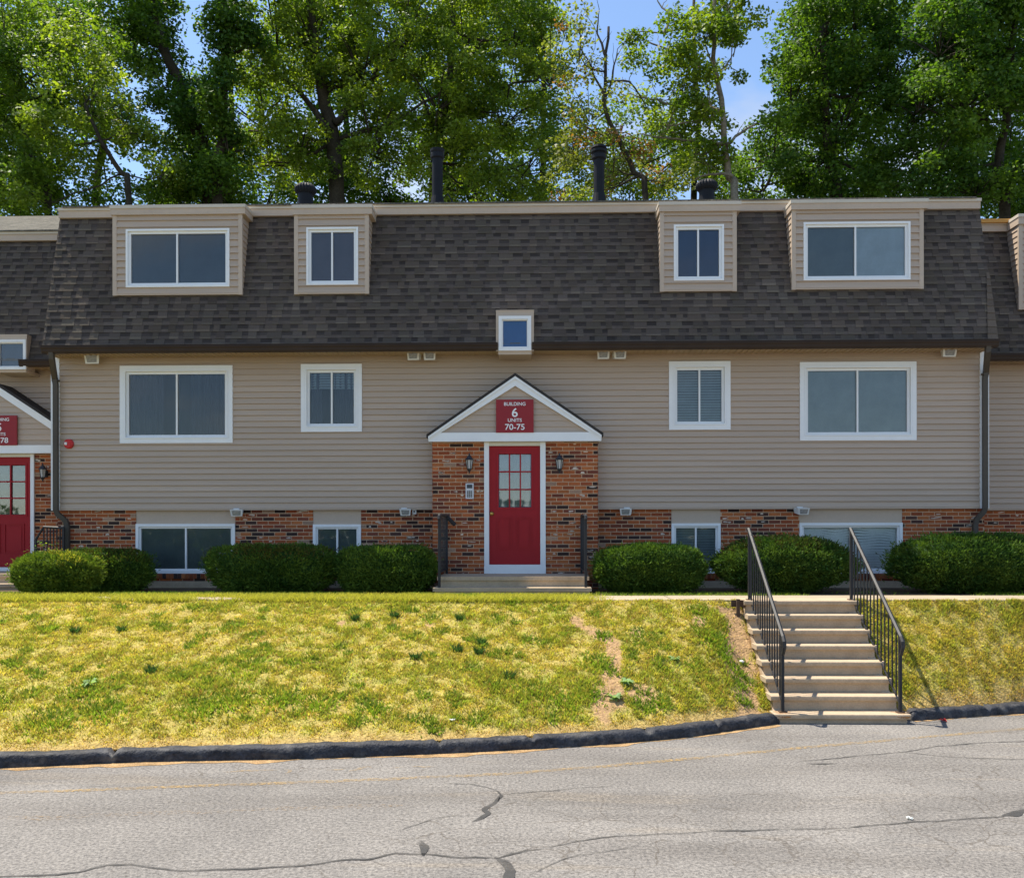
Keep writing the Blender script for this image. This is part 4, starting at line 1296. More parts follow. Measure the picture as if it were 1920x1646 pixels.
# upper terrace and far ground
tb = MB()
tb.box(-60, 60, WALK1 - .01, 24, -.4, -.02)
tag(tb.build('yard', M['soil']), 'bare soil bed along the building', 'ground', kind='structure')
wk = MB()
x = -16.0
while x < 17:
    wk.box(x + .004, x + 1.49, WALK0, WALK1, -.2, -.004 + random.uniform(-.003, .003)); x += 1.5
tag(wk.build('path', M['walk']), 'pale concrete walk along the top of the lawn', 'path', kind='structure')
M['verge'] = pbr('far_verge', (.20, .22, .10), .95, .3, .3)
M['forest'] = pbr('forest_floor', (.07, .075, .025), .95, .4, .4, .3, 6, .5, 10, .1)
n = 60
hv, hf = [], []
ys = np.concatenate([[24], np.linspace(26, 60, 14), [90, 160, 400]])
xs_ = np.linspace(-220, 220, n)
for y in ys:
    for x in xs_:
        z = -.05 + 3.2 * float(sstep(24, 40, y)) + (.6 * (vnoise(x, y, .15) - .5) if y > 25 else 0) + max(0, (y - 60)) * .01
        hv.append((x, y, z))
for j in range(len(ys)-1):
    for i in range(n-1): hf.append((j*n+i, j*n+i+1, (j+1)*n+i+1, (j+1)*n+i))
tag(mesh_obj('hill', hv, hf, M['forest'], smooth=True), 'wooded ground rising behind the buildings', 'hill', kind='structure')
gd = MB(); gd.poly([(-400, -400, -1.55), (400, -400, -1.55), (400, 24.2, -1.55), (-400, 24.2, -1.55)])
tag(gd.build('ground', M['verge']), 'earth under the street and lawn', 'ground', kind='structure')
# road sheet
rx = np.linspace(-60, 60, 121); rd = []
rv = [(x, -25, ROAD) for x in rx] + [(x, float(kerb_y(np.array(x))) + .12, ROAD) for x in rx]
rf_ = [(i, i+1, len(rx)+i+1, len(rx)+i) for i in range(len(rx)-1)]
road = tag(mesh_obj('road', rv, rf_, M['road'], origin=(0, 8, ROAD)), 'worn grey asphalt street with cracks', 'road', kind='structure')

def ribbon(name, pts, w, mat, z, jit=.0, parent=None, step=.03, wj=.5):
    pts = np.array(pts); seg = np.hypot(*np.diff(pts, axis=0).T); s = np.concatenate([[0], np.cumsum(seg)])
    n = max(4, int(s[-1] / step)); u = np.linspace(0, s[-1], n)
    x = np.interp(u, s, pts[:, 0]); y = np.interp(u, s, pts[:, 1])
    k = random.uniform(0, 50)
    x = x + jit * (fbm(u, k, 6, 3) - .5); y = y + jit * (fbm(u, k + 9, 6, 5) - .5) * 2
    tx, ty = np.gradient(x), np.gradient(y); L = np.hypot(tx, ty) + 1e-9
    W1 = w * (1 - wj + 2 * wj * fbm(u, k + 20, 8, 7)) * np.minimum(1, np.minimum(u, s[-1] - u) / .15 + .15)
    W2 = w * (1 - wj + 2 * wj * fbm(u, k + 30, 8, 9)) * np.minimum(1, np.minimum(u, s[-1] - u) / .15 + .15)
    v = []
    for i in range(n):
        nx, ny = -ty[i]/L[i], tx[i]/L[i]
        v += [(x[i] + nx*W1[i]*.5, y[i] + ny*W1[i]*.5, z), (x[i] - nx*W2[i]*.5, y[i] - ny*W2[i]*.5, z)]
    f = [(2*i, 2*i+1, 2*i+3, 2*i+2) for i in range(n-1)]
    return mesh_obj(name, v, f, mat, parent)
G = lambda *q: [gp(a, b, ROAD) for a, b in q]
CR = [
 (.026, [(-30, 1644), (0, 1643), (110, 1640), (160, 1632), (200, 1622), (240, 1621), (300, 1628), (350, 1633), (400, 1631), (480, 1629), (560, 1623), (640, 1614), (700, 1610), (740, 1599), (770, 1601), (800, 1601), (850, 1607), (930, 1609)]),
 (.034, [(930, 1609), (960, 1602), (990, 1594), (1020, 1591)]),
 (.018, [(1020, 1591), (1085, 1577), (1130, 1570), (1180, 1567), (1330, 1559)]),
 (.030, [(1330, 1559), (1400, 1557), (1470, 1555)]), (.014, [(1470, 1555), (1530, 1553), (1580, 1552)]),
 (.026, [(1580, 1552), (1680, 1544), (1780, 1537), (1880, 1530)]), (.10, [(1880, 1531), (1910, 1522), (1960, 1516)]),
 (.075, [(792, 1604), (795, 1590), (790, 1576)]), (.07, [(930, 1606), (945, 1618), (955, 1635), (950, 1660)]),
 (.018, [(835, 1469), (880, 1470), (912, 1476), (930, 1482), (940, 1492), (932, 1502)]), (.05, [(938, 1490), (925, 1508), (905, 1518), (915, 1526), (900, 1536), (885, 1541)]),
 (.014, [(940, 1490), (965, 1487), (1060, 1480), (1150, 1474)]),
 (.020, [(1500, 1428), (1545, 1424), (1600, 1417), (1650, 1413), (1700, 1410), (1740, 1402), (1780, 1397), (1850, 1392), (1950, 1389)]),
 (.012, [(1700, 1411), (1760, 1418), (1850, 1422), (1950, 1425)]),
 (.05, [(1513, 1432), (1545, 1433), (1568, 1431)]),
 (.010, [(990, 1640), (1060, 1610), (1120, 1598), (1200, 1586)]), (.010, [(745, 1560), (760, 1552), (830, 1530), (900, 1528)]),
]
for w, q in CR: ribbon('crack', G(*q), w, M['tar'], ROAD + .005, .03, road)
yl_ = G((-60, 1492), (0, 1487), (440, 1471), (700, 1462), (960, 1450), (1200, 1431), (1500, 1402), (1800, 1376), (1920, 1366), (1990, 1361))
ribbon('painted_line', yl_, .085, M['paint'], ROAD + .004, .02, road, wj=.25)
ribbon('painted_line', G((-60, 1538), (0, 1535), (400, 1521), (700, 1511), (760, 1508)), .10, M['grit'], ROAD + .004, .05, road)
for q in ([(420, 1447), (520, 1444)], [(530, 1442), (545, 1444), (535, 1449)], [(612, 1444), (650, 1441)], [(655, 1447), (690, 1437), (700, 1440)], [(735, 1439), (760, 1438)], [(770, 1438), (815, 1436)]):
    ribbon('painted_mark', G(*q), .05, M['paint'], ROAD + .004, .05, road)
# straw and grit strip at the foot of the kerb
for (kx, ky, nx, ny) in ((kx1, ky1, knx1, kny1), (kx2, ky2, knx2, kny2)):
    sel = slice(0, len(kx), 3)
    w = -.02 + .16 * fbm(kx[sel], kx[sel]*0, 2.2, 3)**2 * 1.6 + .05 * vnoise(kx[sel], kx[sel]*0, 14)
    v = []
    for x, y, a_, b_, ww in zip(kx[sel], ky[sel], nx[sel], ny[sel], w):
        v += [(x + a_*.02, y + b_*.02, ROAD + .006), (x - a_*ww, y - b_*ww, ROAD + .003)]
    f = [(2*i, 2*i+1, 2*i+3, 2*i+2) for i in range(len(v)//2 - 1)]
    mesh_obj('grit_strip', v, f, M['kerbdirt'], road)

# ------------------------------------------------------------------ grass blades (one uncountable mass)
def blades(n, area, zfun, hgt, dens, colf, lean=.9, wid=.006):
    X = RNG.uniform(area[0], area[1], n)
    if area[2] is None:
        kb_ = kerb_y(X) + KW - .055; Y = kb_ + (WALK0 + .02 - kb_) * RNG.random(n)
    else: Y = RNG.uniform(area[2], area[3], n)
    keep = RNG.random(n) < dens(X, Y)
    X, Y = X[keep], Y[keep]; n = len(X)
    Z = zfun(X, Y)
    h = hgt(X, Y) * RNG.uniform(.5, 1.25, n)
    a = RNG.uniform(0, 2*PI, n); b = RNG.uniform(0, 2*PI, n)
    ln = h * RNG.uniform(.3, lean * 1.6, n)
    w = wid * RNG.uniform(.6, 1.5, n)
    P = np.zeros((n, 3, 3))
    P[:, 0] = np.stack([X - np.cos(a)*w, Y - np.sin(a)*w, Z - .005], 1)
    P[:, 1] = np.stack([X + np.cos(a)*w, Y + np.sin(a)*w, Z - .005], 1)
    P[:, 2] = np.stack([X + np.cos(b)*ln, Y + np.sin(b)*ln, Z + h], 1)
    return P, colf(X, Y, n)
def lawn_blade_col(X, Y, n):
    g, e = lawn_cols(X, Y)
    r = RNG.random(n)
    dryc = np.array([.60, .47, .11]); grc = np.array([.36, .43, .06]); yg = np.array([.55, .50, .085])
    k = np.clip(g * 1.25 + RNG.normal(0, .22, n), 0, 1)[:, None]
    c = dryc * (1 - k) + grc * k
    c = np.where((r < .45)[:, None], yg * (1 - .25*k), c)
    c = np.where((RNG.random(n) < .85 * e)[:, None], np.array([.52, .36, .13]), c)
    c = np.where((RNG.random(n) < .10)[:, None], np.array([.40, .22, .085]), c)
    c = np.where((RNG.random(n) < .07)[:, None], np.array([.13, .15, .04]), c)
    cl = .66 + .75 * fbm(X, Y * 1.3, 11, 61, 3)
    return c * (RNG.uniform(.5, 1.4, n) * cl)[:, None]
def dens_l(X, Y):
    g, e = lawn_cols(X, Y); d = dirt(X, Y)
    under = (X > st_x0 - .0) & (X < st_x1 + .01)
    cl = fbm(X, Y, 9, 71, 2)
    return np.where(under, 0, np.clip((.55 + .45*g) * (.30 + 1.2*sstep(.35, .62, cl)) * (1 - .96*d) * (1 - .45*e), 0, 1))
def hgt_l(X, Y):
    g, e = lawn_cols(X, Y); return (.024 + .024 * g * fbm(X, Y, 4, 91, 2) * 1.8) * (1 - .4*e)
P1, c1 = blades(900000, (-12.5, 12.5, None), lawn_z, hgt_l, dens_l, lawn_blade_col)
# fringe between walk and beds, and over the walk edge
def flat(X, Y): return np.full(len(X), -.02)
def dens_b(X, Y):
    return np.where((X > sx0 - .1) & (X < sx1 + .1) & (Y > SY - .05), 0, np.clip(sstep(.35, .6, fbm(X, Y, 1.3, 13)) * (1 - sstep(13.95, 14.5, Y)) * np.where(X < 0, 1, .45), 0, 1))
P2, c2 = blades(60000, (-12, 12, 13.45, 14.6), flat, lambda X, Y: np.full(len(X), .045), dens_b,
                lambda X, Y, n: np.array([.16, .27, .035]) * RNG.uniform(.7, 1.3, n)[:, None] + np.array([.06, .02, 0]) * RNG.random(n)[:, None])
# grass creeping over the walk left of the entrance
P3, c3 = blades(90000, (-12, 1.2, 12.55, 13.5), flat, lambda X, Y: np.full(len(X), .07),
                lambda X, Y: np.clip(sstep(.12, .36, fbm(X, Y, 1.1, 17)) * np.where(np.abs(Y - 12.62) < .14, 1, np.where(Y > 13.2, .8, .45)) * sstep(1.2, .2, X), 0, 1),
                lambda X, Y, n: np.array([.46, .45, .07]) * RNG.uniform(.6, 1.25, n)[:, None])
# coarser weeds
def weeds(cent, r, n, h, colr, wid=.012):
    out, cols = [], []
    for (x, y), rr in cent:
        m = int(n * rr / r)
        X = x + RNG.normal(0, rr * .45, m); Y = y + RNG.normal(0, rr * .45, m); Z = lawn_z(X, Y)
        a = RNG.uniform(0, 2*PI, m); w = wid * RNG.uniform(.6, 1.4, m)
        hh = h * RNG.uniform(.4, 1.2, m); b = np.arctan2(Y - y, X - x) + RNG.normal(0, .7, m); ln = hh * RNG.uniform(.2, 1.1, m)
        P = np.zeros((m, 3, 3))
        P[:, 0] = np.stack([X - np.cos(a)*w, Y - np.sin(a)*w, Z], 1); P[:, 1] = np.stack([X + np.cos(a)*w, Y + np.sin(a)*w, Z], 1)
        P[:, 2] = np.stack([X + np.cos(b)*ln, Y + np.sin(b)*ln, Z + hh], 1)
        out.append(P); cols.append(np.array(colr) * RNG.uniform(.65, 1.3, m)[:, None])
    return np.concatenate(out), np.concatenate(cols)
gsp = [(px_to_lawn(*q), r_) for q, r_ in (((1310, 1150), .18), ((1325, 1185), .24), ((1345, 1205), .18), ((1340, 1190), .2), ((1355, 1230), .14), ((1380, 1258), .14), ((1385, 1280), .12), ((1120, 1240), .22), ((1100, 1300), .25), ((1060, 1320), .2),
       ((1000, 1300), .25), ((1215, 1325), .12), ((1240, 1320), .14), ((520, 1310), .3), ((440, 1310), .3), ((600, 1320), .25), ((380, 1330), .3), ((200, 1330), .3), ((100, 1350), .3), ((90, 1180), .15), ((1130, 1190), .12), ((470, 1250), .3), ((880, 1120), .2), ((960, 1130), .15), ((160, 1300), .3), ((700, 1330), .2), ((1480, 1300), .1), ((1640, 1200), .1))]
P4, c4 = weeds(gsp, .2, 230, .055, (.21, .31, .035))
rnd = [((RNG.uniform(-9, 4.3), RNG.uniform(9.6, 12.4)), RNG.uniform(.05, .16)) for _ in range(170)]
rnd = [q for q in rnd if q[0][1] > float(kerb_y(np.array(q[0][0]))) + .3]
P5, c5 = weeds(rnd, .15, 120, .05, (.20, .28, .04))
PP = np.concatenate([P1, P2, P3, P4, P5]); CC = np.concatenate([c1, c2, c3, c4, c5])
tag(fast_mesh('grass', PP, 3, M['blade'], CC, (0, 11, -1)), 'short yellowing grass and weeds on the slope', 'grass', kind='stuff')

# dark tufts and pale broad-leaved weeds one can count
tufts = [((857, 1219), .09), ((898, 1222), .07), ((904, 1206), .07), ((780, 1232), .08), ((955, 1267), .09), ((740, 1156), .07), ((664, 1159), .06), ((863, 1158), .06), ((282, 1262), .08), ((140, 1184), .06), ((228, 1184), .06)]
for q, r_ in tufts:
    c_ = px_to_lawn(*q)
    r_ *= .75
    P, cl = weeds([(c_, r_)], r_, 110, .085, (.050, .115, .035), .008)
    x, y = c_
    tag(fast_mesh('grass_tuft', P, 3, M['blade'], cl, (x, y, float(lawn_z(np.array([x]), np.array([y]))[0]))),
        'small dark green grass tuft standing out of the yellowing lawn', 'grass tuft', 'dark tufts on the lawn')
def rosette(q, r_, label):
    x, y = px_to_lawn(*q); z = float(lawn_z(np.array([x]), np.array([y]))[0])
    P = []; m = 46
    for i in range(m):
        a = random.uniform(0, 2*PI); L = r_ * random.uniform(.4, 1.1); e = random.uniform(.1, .9); w = L * .28
        d = (math.cos(a), math.sin(a)); n_ = (-d[1], d[0])
        p0 = (x, y, z + .01); zm = z + L * e * .7
        P.append([p0, (x + d[0]*L*.6 + n_[0]*w, y + d[1]*L*.6 + n_[1]*w, zm), (x + d[0]*L, y + d[1]*L, zm - L * random.uniform(-.1, .45)), (x + d[0]*L*.6 - n_[0]*w, y + d[1]*L*.6 - n_[1]*w, zm)])
    cl = np.array([.30, .44, .20]) * RNG.uniform(.7, 1.3, m)[:, None]
    tag(fast_mesh('weed', np.array(P), 4, M['blade'], cl, (x, y, z)), label, 'weed', 'broad-leaved weeds on the lawn')
rosette((1153, 1313), .10, 'broad-leaved weed in the bare dirt patch near the kerb')
rosette((1176, 1284), .10, 'broad-leaved weed at the right edge of the worn dirt track')
rosette((168, 1282), .11, 'pale broad-leaved weed low on the left part of the lawn')
rosette((1264, 1240), .09, 'broad-leaved weed in grass midway between dirt track and stairs')

# ------------------------------------------------------------------ small litter
def pebble(name, q, r_, mat, label, cat, zf=None, squash=.6):
    if zf is None: x, y = px_to_lawn(*q); z = float(lawn_z(np.array([x]), np.array([y]))[0])
    else: x, y = gp(*q, zf); z = zf
    m = MB(); n = 9
    pts = []
    for i in range(7):
        a = PI * i / 6
        pts.append((max(.002, r_ * math.sin(a)), z + r_ * squash * (1 - math.cos(a)) - .003))
    m.lathe(x, y, pts, n)
    m.v = [(vx + r_*.35*(vnoise(vx, vz, 40) - .5), vy + r_*.35*(vnoise(vy, vz, 40, 5) - .5), vz + r_*.3*(vnoise(vx, vy, 50, 9) - .5)) for vx, vy, vz in m.v]
    return tag(m.build(name, mat, smooth=True), label, cat)
pebble('stone', (1391, 1242), .035, M['stone'], 'white stone lying in the eroded dirt left of the stairs', 'stone')
def scrap(name, q, s, mat, label, zf=None):
    if zf is None: x, y = px_to_lawn(*q); z = float(lawn_z(np.array([x]), np.array([y]))[0]) + .02
    else: x, y = gp(*q, zf); z = zf + .004
    m = MB(); n = 6
    g = [[(x + s*(i/n - .5), y + s*.7*(j/n - .5), z + s*.5*float(vnoise(i*1.3 + q[0], j*1.3, .7)) ) for i in range(n+1)] for j in range(n+1)]
    for j in range(n):
        for i in range(n):
            if (i, j) in ((0, 0), (n-1, n-1), (n-1, 0)): continue
            m.poly([g[j][i], g[j][i+1], g[j+1][i+1], g[j+1][i]])
    return tag(m.build(name, mat), label, 'litter')
scrap('crumpled_wrapper', (1768, 1353), .085, M['litter'], 'red crumpled wrapper at the foot of the kerb right of the stairs', ROAD)
scrap('paper_scrap', (848, 1353), .06, M['paper'], 'white paper scrap in the grass just above the kerb')
scrap('paper_scrap', (1706, 1536), .05, M['paper'], 'pale scrap lying alone on the asphalt', ROAD)
yk = 12.46
xk = at(1384, 1137, yk)[0]
m = MB(); m.box(xk - .022, xk + .022, yk - .022, yk + .022, -.55, at(1384, 1123, yk)[1]); st = m.build('wooden_stake', M['rust'])
m = MB(); m.box(xk - .09, xk + .10, yk + .023, yk + .05, -.09, .005); m.build('stake_board', M['rust'], st)
tag(st, 'short brown wooden stake at the top left corner of the stairs', 'stake')

# ------------------------------------------------------------------ shrubs
def shrub(x0p, x1p, ytp, ybp, Yc, dy, label, cols, n=9500, box=3.0, tip=None, top=.0, clipR=None):
    x0, x1 = at(x0p, 1060, Yc)[0], at(x1p, 1060, Yc)[0]
    cx, rx = (x0 + x1) / 2, (x1 - x0) / 2
    zt = at((x0p + x1p) / 2, ytp, Yc)[1]; zb = -.03
    cz = zb + (zt - zb) * .46
    n = int(n * 1.5)
    u = RNG.random(n) * 2 * PI; w = RNG.uniform(-1, 1, n)
    d = np.stack([np.sqrt(1 - w*w) * np.cos(u), np.sqrt(1 - w*w) * np.sin(u), w], 1)
    d[:, 1] = np.where(RNG.random(n) < .7, -np.abs(d[:, 1]), d[:, 1])
    k = (np.abs(d[:, 0])**box + np.abs(d[:, 1])**box + np.abs(d[:, 2])**box) ** (-1 / box)
    lump = 1 + .16 * (fbm(d[:, 0]*rx*1.0 + cx*3, d[:, 2]*2 + d[:, 1], 2.3, 3) - .5) + .12 * (fbm(d[:, 0]*rx + cx, d[:, 2]*2 - d[:, 1], 7.0, 9) - .5)
    depth = 1 - np.abs(RNG.normal(0, .07, n)) + (RNG.random(n) < .07) * RNG.uniform(0, .12, n)
    r = (k * lump * depth)[:, None]
    hz = np.where(d[:, 2] > 0, zt - cz, cz - zb)
    p = d * r * np.stack([np.full(n, rx), np.full(n, dy), hz], 1)
    shoot = RNG.random(n) < .012
    p = p * np.where(shoot, RNG.uniform(1.04, 1.13, n), 1)[:, None]
    tap = 1 - .12 * np.clip(-p[:, 2] / (cz - zb), 0, 1)
    p[:, 0] *= tap; p[:, 1] *= tap
    c = p + np.array([cx, Yc, cz]); c[:, 2] = np.maximum(c[:, 2], zb + .01)
    nrm = d / np.linalg.norm(d, axis=1)[:, None]
    up = nrm * .8 + np.array([0, 0, .45]) + RNG.normal(0, .45, (n, 3)); up /= np.linalg.norm(up, axis=1)[:, None]
    sd_ = np.cross(up, RNG.normal(0, 1, (n, 3))); sd_ /= np.linalg.norm(sd_, axis=1)[:, None]
    L = RNG.uniform(.028, .062, n)[:, None]; Wd = RNG.uniform(.007, .013, n)[:, None]
    P = np.stack([c - up*L*.3, c + sd_*Wd + up*L*.25, c + up*L*.9, c - sd_*Wd + up*L*.25], 1)
    ca, cb = np.array(cols[0]), np.array(cols[1])
    f = np.clip(fbm(c[:, 0], c[:, 2] + c[:, 1], 5, 13) * 1.6 - .3 + RNG.normal(0, .18, n), 0, 1)[:, None]
    col_ = ca + (cb - ca) * f
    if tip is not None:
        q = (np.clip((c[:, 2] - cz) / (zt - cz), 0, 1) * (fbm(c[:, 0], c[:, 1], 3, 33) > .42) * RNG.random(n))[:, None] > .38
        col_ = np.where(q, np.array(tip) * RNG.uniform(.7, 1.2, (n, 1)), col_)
    # woody inner body so that gaps show foliage behind, not the wall
    m = MB(); seg, rg = 26, 12; vs = []
    for j in range(rg + 1):
        th = -PI/2 + PI * j / rg
        for i in range(seg):
            ph = 2*PI*i/seg
            e = np.array([math.cos(th)*math.cos(ph), math.cos(th)*math.sin(ph), math.sin(th)])
            kk = (abs(e[0])**box + abs(e[1])**box + abs(e[2])**box) ** (-1/box) * (.84 + .10*(float(vnoise(e[0]*4 + cx, e[2]*4 + e[1]*3, 1.4)) - .5))
            q = e * kk * np.array([rx, dy, (zt - cz) if e[2] > 0 else (cz - zb)])
            tp_ = 1 - .12 * min(1, max(0, -q[2] / (cz - zb)))
            vs.append((cx + q[0]*tp_, Yc + q[1]*tp_, max(cz + q[2], zb)))
    quads = []
    for j in range(rg):
        for i in range(seg):
            quads.append([vs[j*seg+i], vs[j*seg+(i+1) % seg], vs[(j+1)*seg+(i+1) % seg], vs[(j+1)*seg+i]])
    quads = np.array(quads)
    PP_ = np.concatenate([P, quads]); CC_ = np.concatenate([col_ * RNG.uniform(.7, 1.25, (n, 1)), np.tile(ca * .9, (len(quads), 1))])
    o = fast_mesh('shrub', PP_, 4, M['needle'], CC_, (cx, Yc, zb))
    return tag(o, label, 'shrub', 'clipped shrubs along the front wall')
DK = ((.040, .095, .018), (.145, .225, .032)); DK2 = ((.034, .085, .017), (.12, .19, .028)); YE = ((.075, .14, .02), (.24, .31, .04))
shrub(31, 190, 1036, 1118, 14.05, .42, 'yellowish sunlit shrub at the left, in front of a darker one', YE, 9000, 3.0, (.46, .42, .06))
shrub(120, 287, 1030, 1106, 14.75, .45, 'dark clipped shrub behind the yellowish one, under the left downspout', DK, 9000, 3.6, (.10, .10, .02))
shrub(395, 631, 1022, 1106, 14.75, .50, 'long low flat-topped shrub between the two left basement windows', DK, 12000, 4.0, (.11, .10, .022))
shrub(634, 819, 1024, 1108, 14.70, .48, 'dark boxy shrub touching the left side of the entrance steps', DK, 10500, 4.0)
shrub(1112, 1319, 1020, 1115, 14.55, .52, 'dark rounded shrub right of the entrance steps', DK, 12000, 3.2)
shrub(1335, 1604, 1004, 1115, 14.50, .58, 'mound-shaped shrub behind the stair railings', DK2, 15000, 2.15, (.075, .08, .02))
shrub(1658, 1990, 1002, 1117, 14.50, .60, 'large dark shrub right of the stairs, cut by the right picture edge', DK2, 17000, 2.5)
# bright leafy sapling by the left railing
m = MB(); xq, yq = at(78, 1040, 15.3)[0], 15.3
pts = []
for i in range(150):
    h_ = random.uniform(.1, .82); a = random.uniform(0, 2*PI); rr = random.uniform(.02, .17)
    bx_ = xq + .10 * (h_ > .5) * random.choice((-.9, 1.2)); c_ = Vector((bx_ + rr*math.cos(a), yq + rr*math.sin(a), h_))
    d = Vector((math.cos(a), math.sin(a), random.uniform(-.5, .4))).normalized(); n_ = d.cross(Vector((0, 0, 1))).normalized()
    L = random.uniform(.05, .10)
    pts.append([c_, c_ + d*L*.5 + n_*L*.25, c_ + d*L, c_ + d*L*.5 - n_*L*.25])
sap = fast_mesh('leafy_plant', np.array([[tuple(p) for p in q] for q in pts]), 4, M['leaf'], np.array([random.choice(((.30, .36, .05), (.10, .20, .03), (.14, .26, .05))) for _ in pts]), (xq, yq, 0))
tag(sap, 'bright leafy plant growing at the low left railing', 'plant')
m = MB(); m.tube([(xq, yq, 0), (xq - .03, yq, .4), (xq - .09, yq, .75)], [.01, .008, .004], 5); m.tube([(xq, yq, .1), (xq + .06, yq, .5), (xq + .12, yq, .8)], [.008, .006, .004], 5)
m.build('stem', M['barkd'], sap)

# ------------------------------------------------------------------ trees behind
def wander(pp, amp=.16, sub=4):
    """bend a polyline into a crooked, rounded limb"""
    p = [Vector(q) for q in pp]; out = []
    for i in range(len(p) - 1):
        a, b, c, d = p[max(i-1, 0)], p[i], p[i+1], p[min(i+2, len(p)-1)]
        for k in range(sub):
            t = k / sub
            q = .5 * ((2*b) + (c - a)*t + (2*a - 5*b + 4*c - d)*t*t + (3*b - a - 3*c + d)*t**3)
            j = amp * (c - b).length * .35 * (1 if k else 0)
            out.append(tuple(q + Vector((random.uniform(-j, j), random.uniform(-j, j), random.uniform(-j, j)))))
    out.append(tuple(p[-1]))
    return out

def tree(label, D, trunk, r0, ells, cols, dens=1.0, bark='barkd', leaf=(.085, .155), gz=1.5, spread=2.0, clump=.50, nl=165, limbs=(), twigs=0, name='deciduous_tree', tip=None, group='trees behind the buildings'):
    """trunk and limbs are pixel paths stood up at depth D; ells = (px, py, rx, ry) crown lobes at that depth"""
    s = D / F
    base = at(*trunk[0], D)
    o = thing(name, (base[0], D, gz), label, 'tree', group)
    tk = MB()
    trunk = list(trunk)
    pts = [(base[0] + .15, D, gz - .3)] + [(at(*q, D)[0], D + .2 * math.sin(i * 1.7), at(*q, D)[1]) for i, q in enumerate(trunk)]
    wp = wander(pts, .10, 3)
    tk.tube(wp, list(np.linspace(r0 * .85, r0 * .30, len(wp))), 9)
    tk.build('trunk', M[bark], o, smooth=True)
    lm = MB()
    for q in limbs:
        pp = [(at(*a, D)[0], D - .15 + .25 * i, at(*a, D)[1]) for i, a in enumerate(q)]
        pp = wander(pp)
        lm.tube(pp, list(np.linspace(r0 * .36, r0 * .09, len(pp))), 6)
        for j in range(2, len(pp), 2):                    # side twigs
            d_ = (Vector(pp[min(j+1, len(pp)-1)]) - Vector(pp[j-1])).normalized()
            e_ = Vector(pp[j]) + (d_ * random.uniform(.3, .8) + Vector((random.uniform(-.8, .8), random.uniform(-.3, .3), random.uniform(-.1, .9)))) * random.uniform(.4, .9)
            tq = wander([pp[j], tuple(e_)], .12)
            lm.tube(tq, list(np.linspace(r0 * .09, r0 * .03, len(tq))), 4, cap=False)
    cs_, P_, Cc_ = [], [], []
    tw = [Vector(p) for p in pts[2:]] or [Vector(pts[-1])]
    for (ex, ey, rx, ry) in ells:
        cxw, czw = at(ex, ey, D)
        RX, RZ = rx * s, ry * s
        nc = max(3, int(1.45 * dens * (rx * ry * PI) / 900))
        a = RNG.uniform(0, 2*PI, nc); rr = np.sqrt(RNG.random(nc)) * (1 + RNG.normal(0, .08, nc))
        dp = RNG.uniform(-1, 1, nc)
        sh = np.sqrt(np.clip(1 - .55 * dp**2, .2, 1))
        X = cxw + RX * rr * np.cos(a) * sh; Z = czw + RZ * rr * np.sin(a) * sh; Y = D + spread * dp
        # a limb to the lobe
        st_ = min(tw, key=lambda v_: (v_ - Vector((cxw, D, czw - RZ * .5))).length)
        mid = st_.lerp(Vector((cxw, D, czw)), .5) + Vector((0, 0, -.15 * RZ))
        lp = wander([st_, mid, Vector((cxw, D, czw)), Vector((cxw + RX*.3, D + .3, czw + RZ*.6))], .2, 3)
        lm.tube(lp, list(np.linspace(r0*.22, r0*.04, len(lp))), 6)
        for i in range(min(nc, 14 + twigs)):
            e = Vector((X[i], Y[i], Z[i])); s0 = Vector((cxw, D, czw - RZ*.3)).lerp(e, random.uniform(0, .4))
            lm.tube([s0, s0.lerp(e, .55) + Vector((0, 0, .08)), e], [r0*.11, r0*.07, r0*.025], 4, cap=False)
        cs_.append(np.stack([X, Y, Z], 1))
    lm.build('limbs', M[bark], o, smooth=True)
    cc = np.concatenate(cs_); nc = len(cc)
    cr = clump * RNG.uniform(.6, 1.4, nc)
    mcount = np.maximum(8, (nl * (cr / clump) ** 2 * RNG.uniform(.6, 1.3, nc))).astype(int)
    idx = np.repeat(np.arange(nc), mcount); n = len(idx)
    g = RNG.normal(0, 1, (n, 3)); g /= np.linalg.norm(g, axis=1)[:, None]
    g *= (RNG.random(n) ** .45)[:, None]
    g[:, 2] *= .62
    p = cc[idx] + g * cr[idx][:, None]
    nr = np.array([0, -.25, .75]) + RNG.normal(0, .55, (n, 3)) + g * .3; nr /= np.linalg.norm(nr, axis=1)[:, None]
    t1 = np.cross(nr, RNG.normal(0, 1, (n, 3))); t1 /= np.linalg.norm(t1, axis=1)[:, None]
    t2 = np.cross(nr, t1)
    L = RNG.uniform(leaf[0], leaf[1], n)[:, None]
    P = np.stack([p - t1*L*.5, p + t2*L*.36 - nr*L*.08, p + t1*L*.5, p - t2*L*.36 - nr*L*.08], 1)
    ca, cb = np.array(cols[0]), np.array(cols[1])
    fc = np.clip(RNG.random(nc) * .75 + .25 * RNG.random(nc), 0, 1)
    f = np.clip(fc[idx] + RNG.normal(0, .15, n), 0, 1)[:, None]
    col_ = ca + (cb - ca) * f
    if tip is not None:
        brown = (RNG.random(nc) < tip[1])[idx]
        col_ = np.where(brown[:, None], np.array(tip[0]), col_)
    col_ = col_ * RNG.uniform(.75, 1.25, (n, 1))
    fast_mesh('crown', P, 4, M['leaf'], col_, (base[0], D, gz + 4), o)
    return o
GA = ((.060, .125, .018), (.19, .275, .036)); GB = ((.085, .150, .020), (.25, .32, .044)); GD = ((.034, .090, .018), (.13, .215, .028)); GM = ((.075, .14, .018), (.23, .30, .034)); GO = ((.12, .14, .03), (.21, .24, .055))
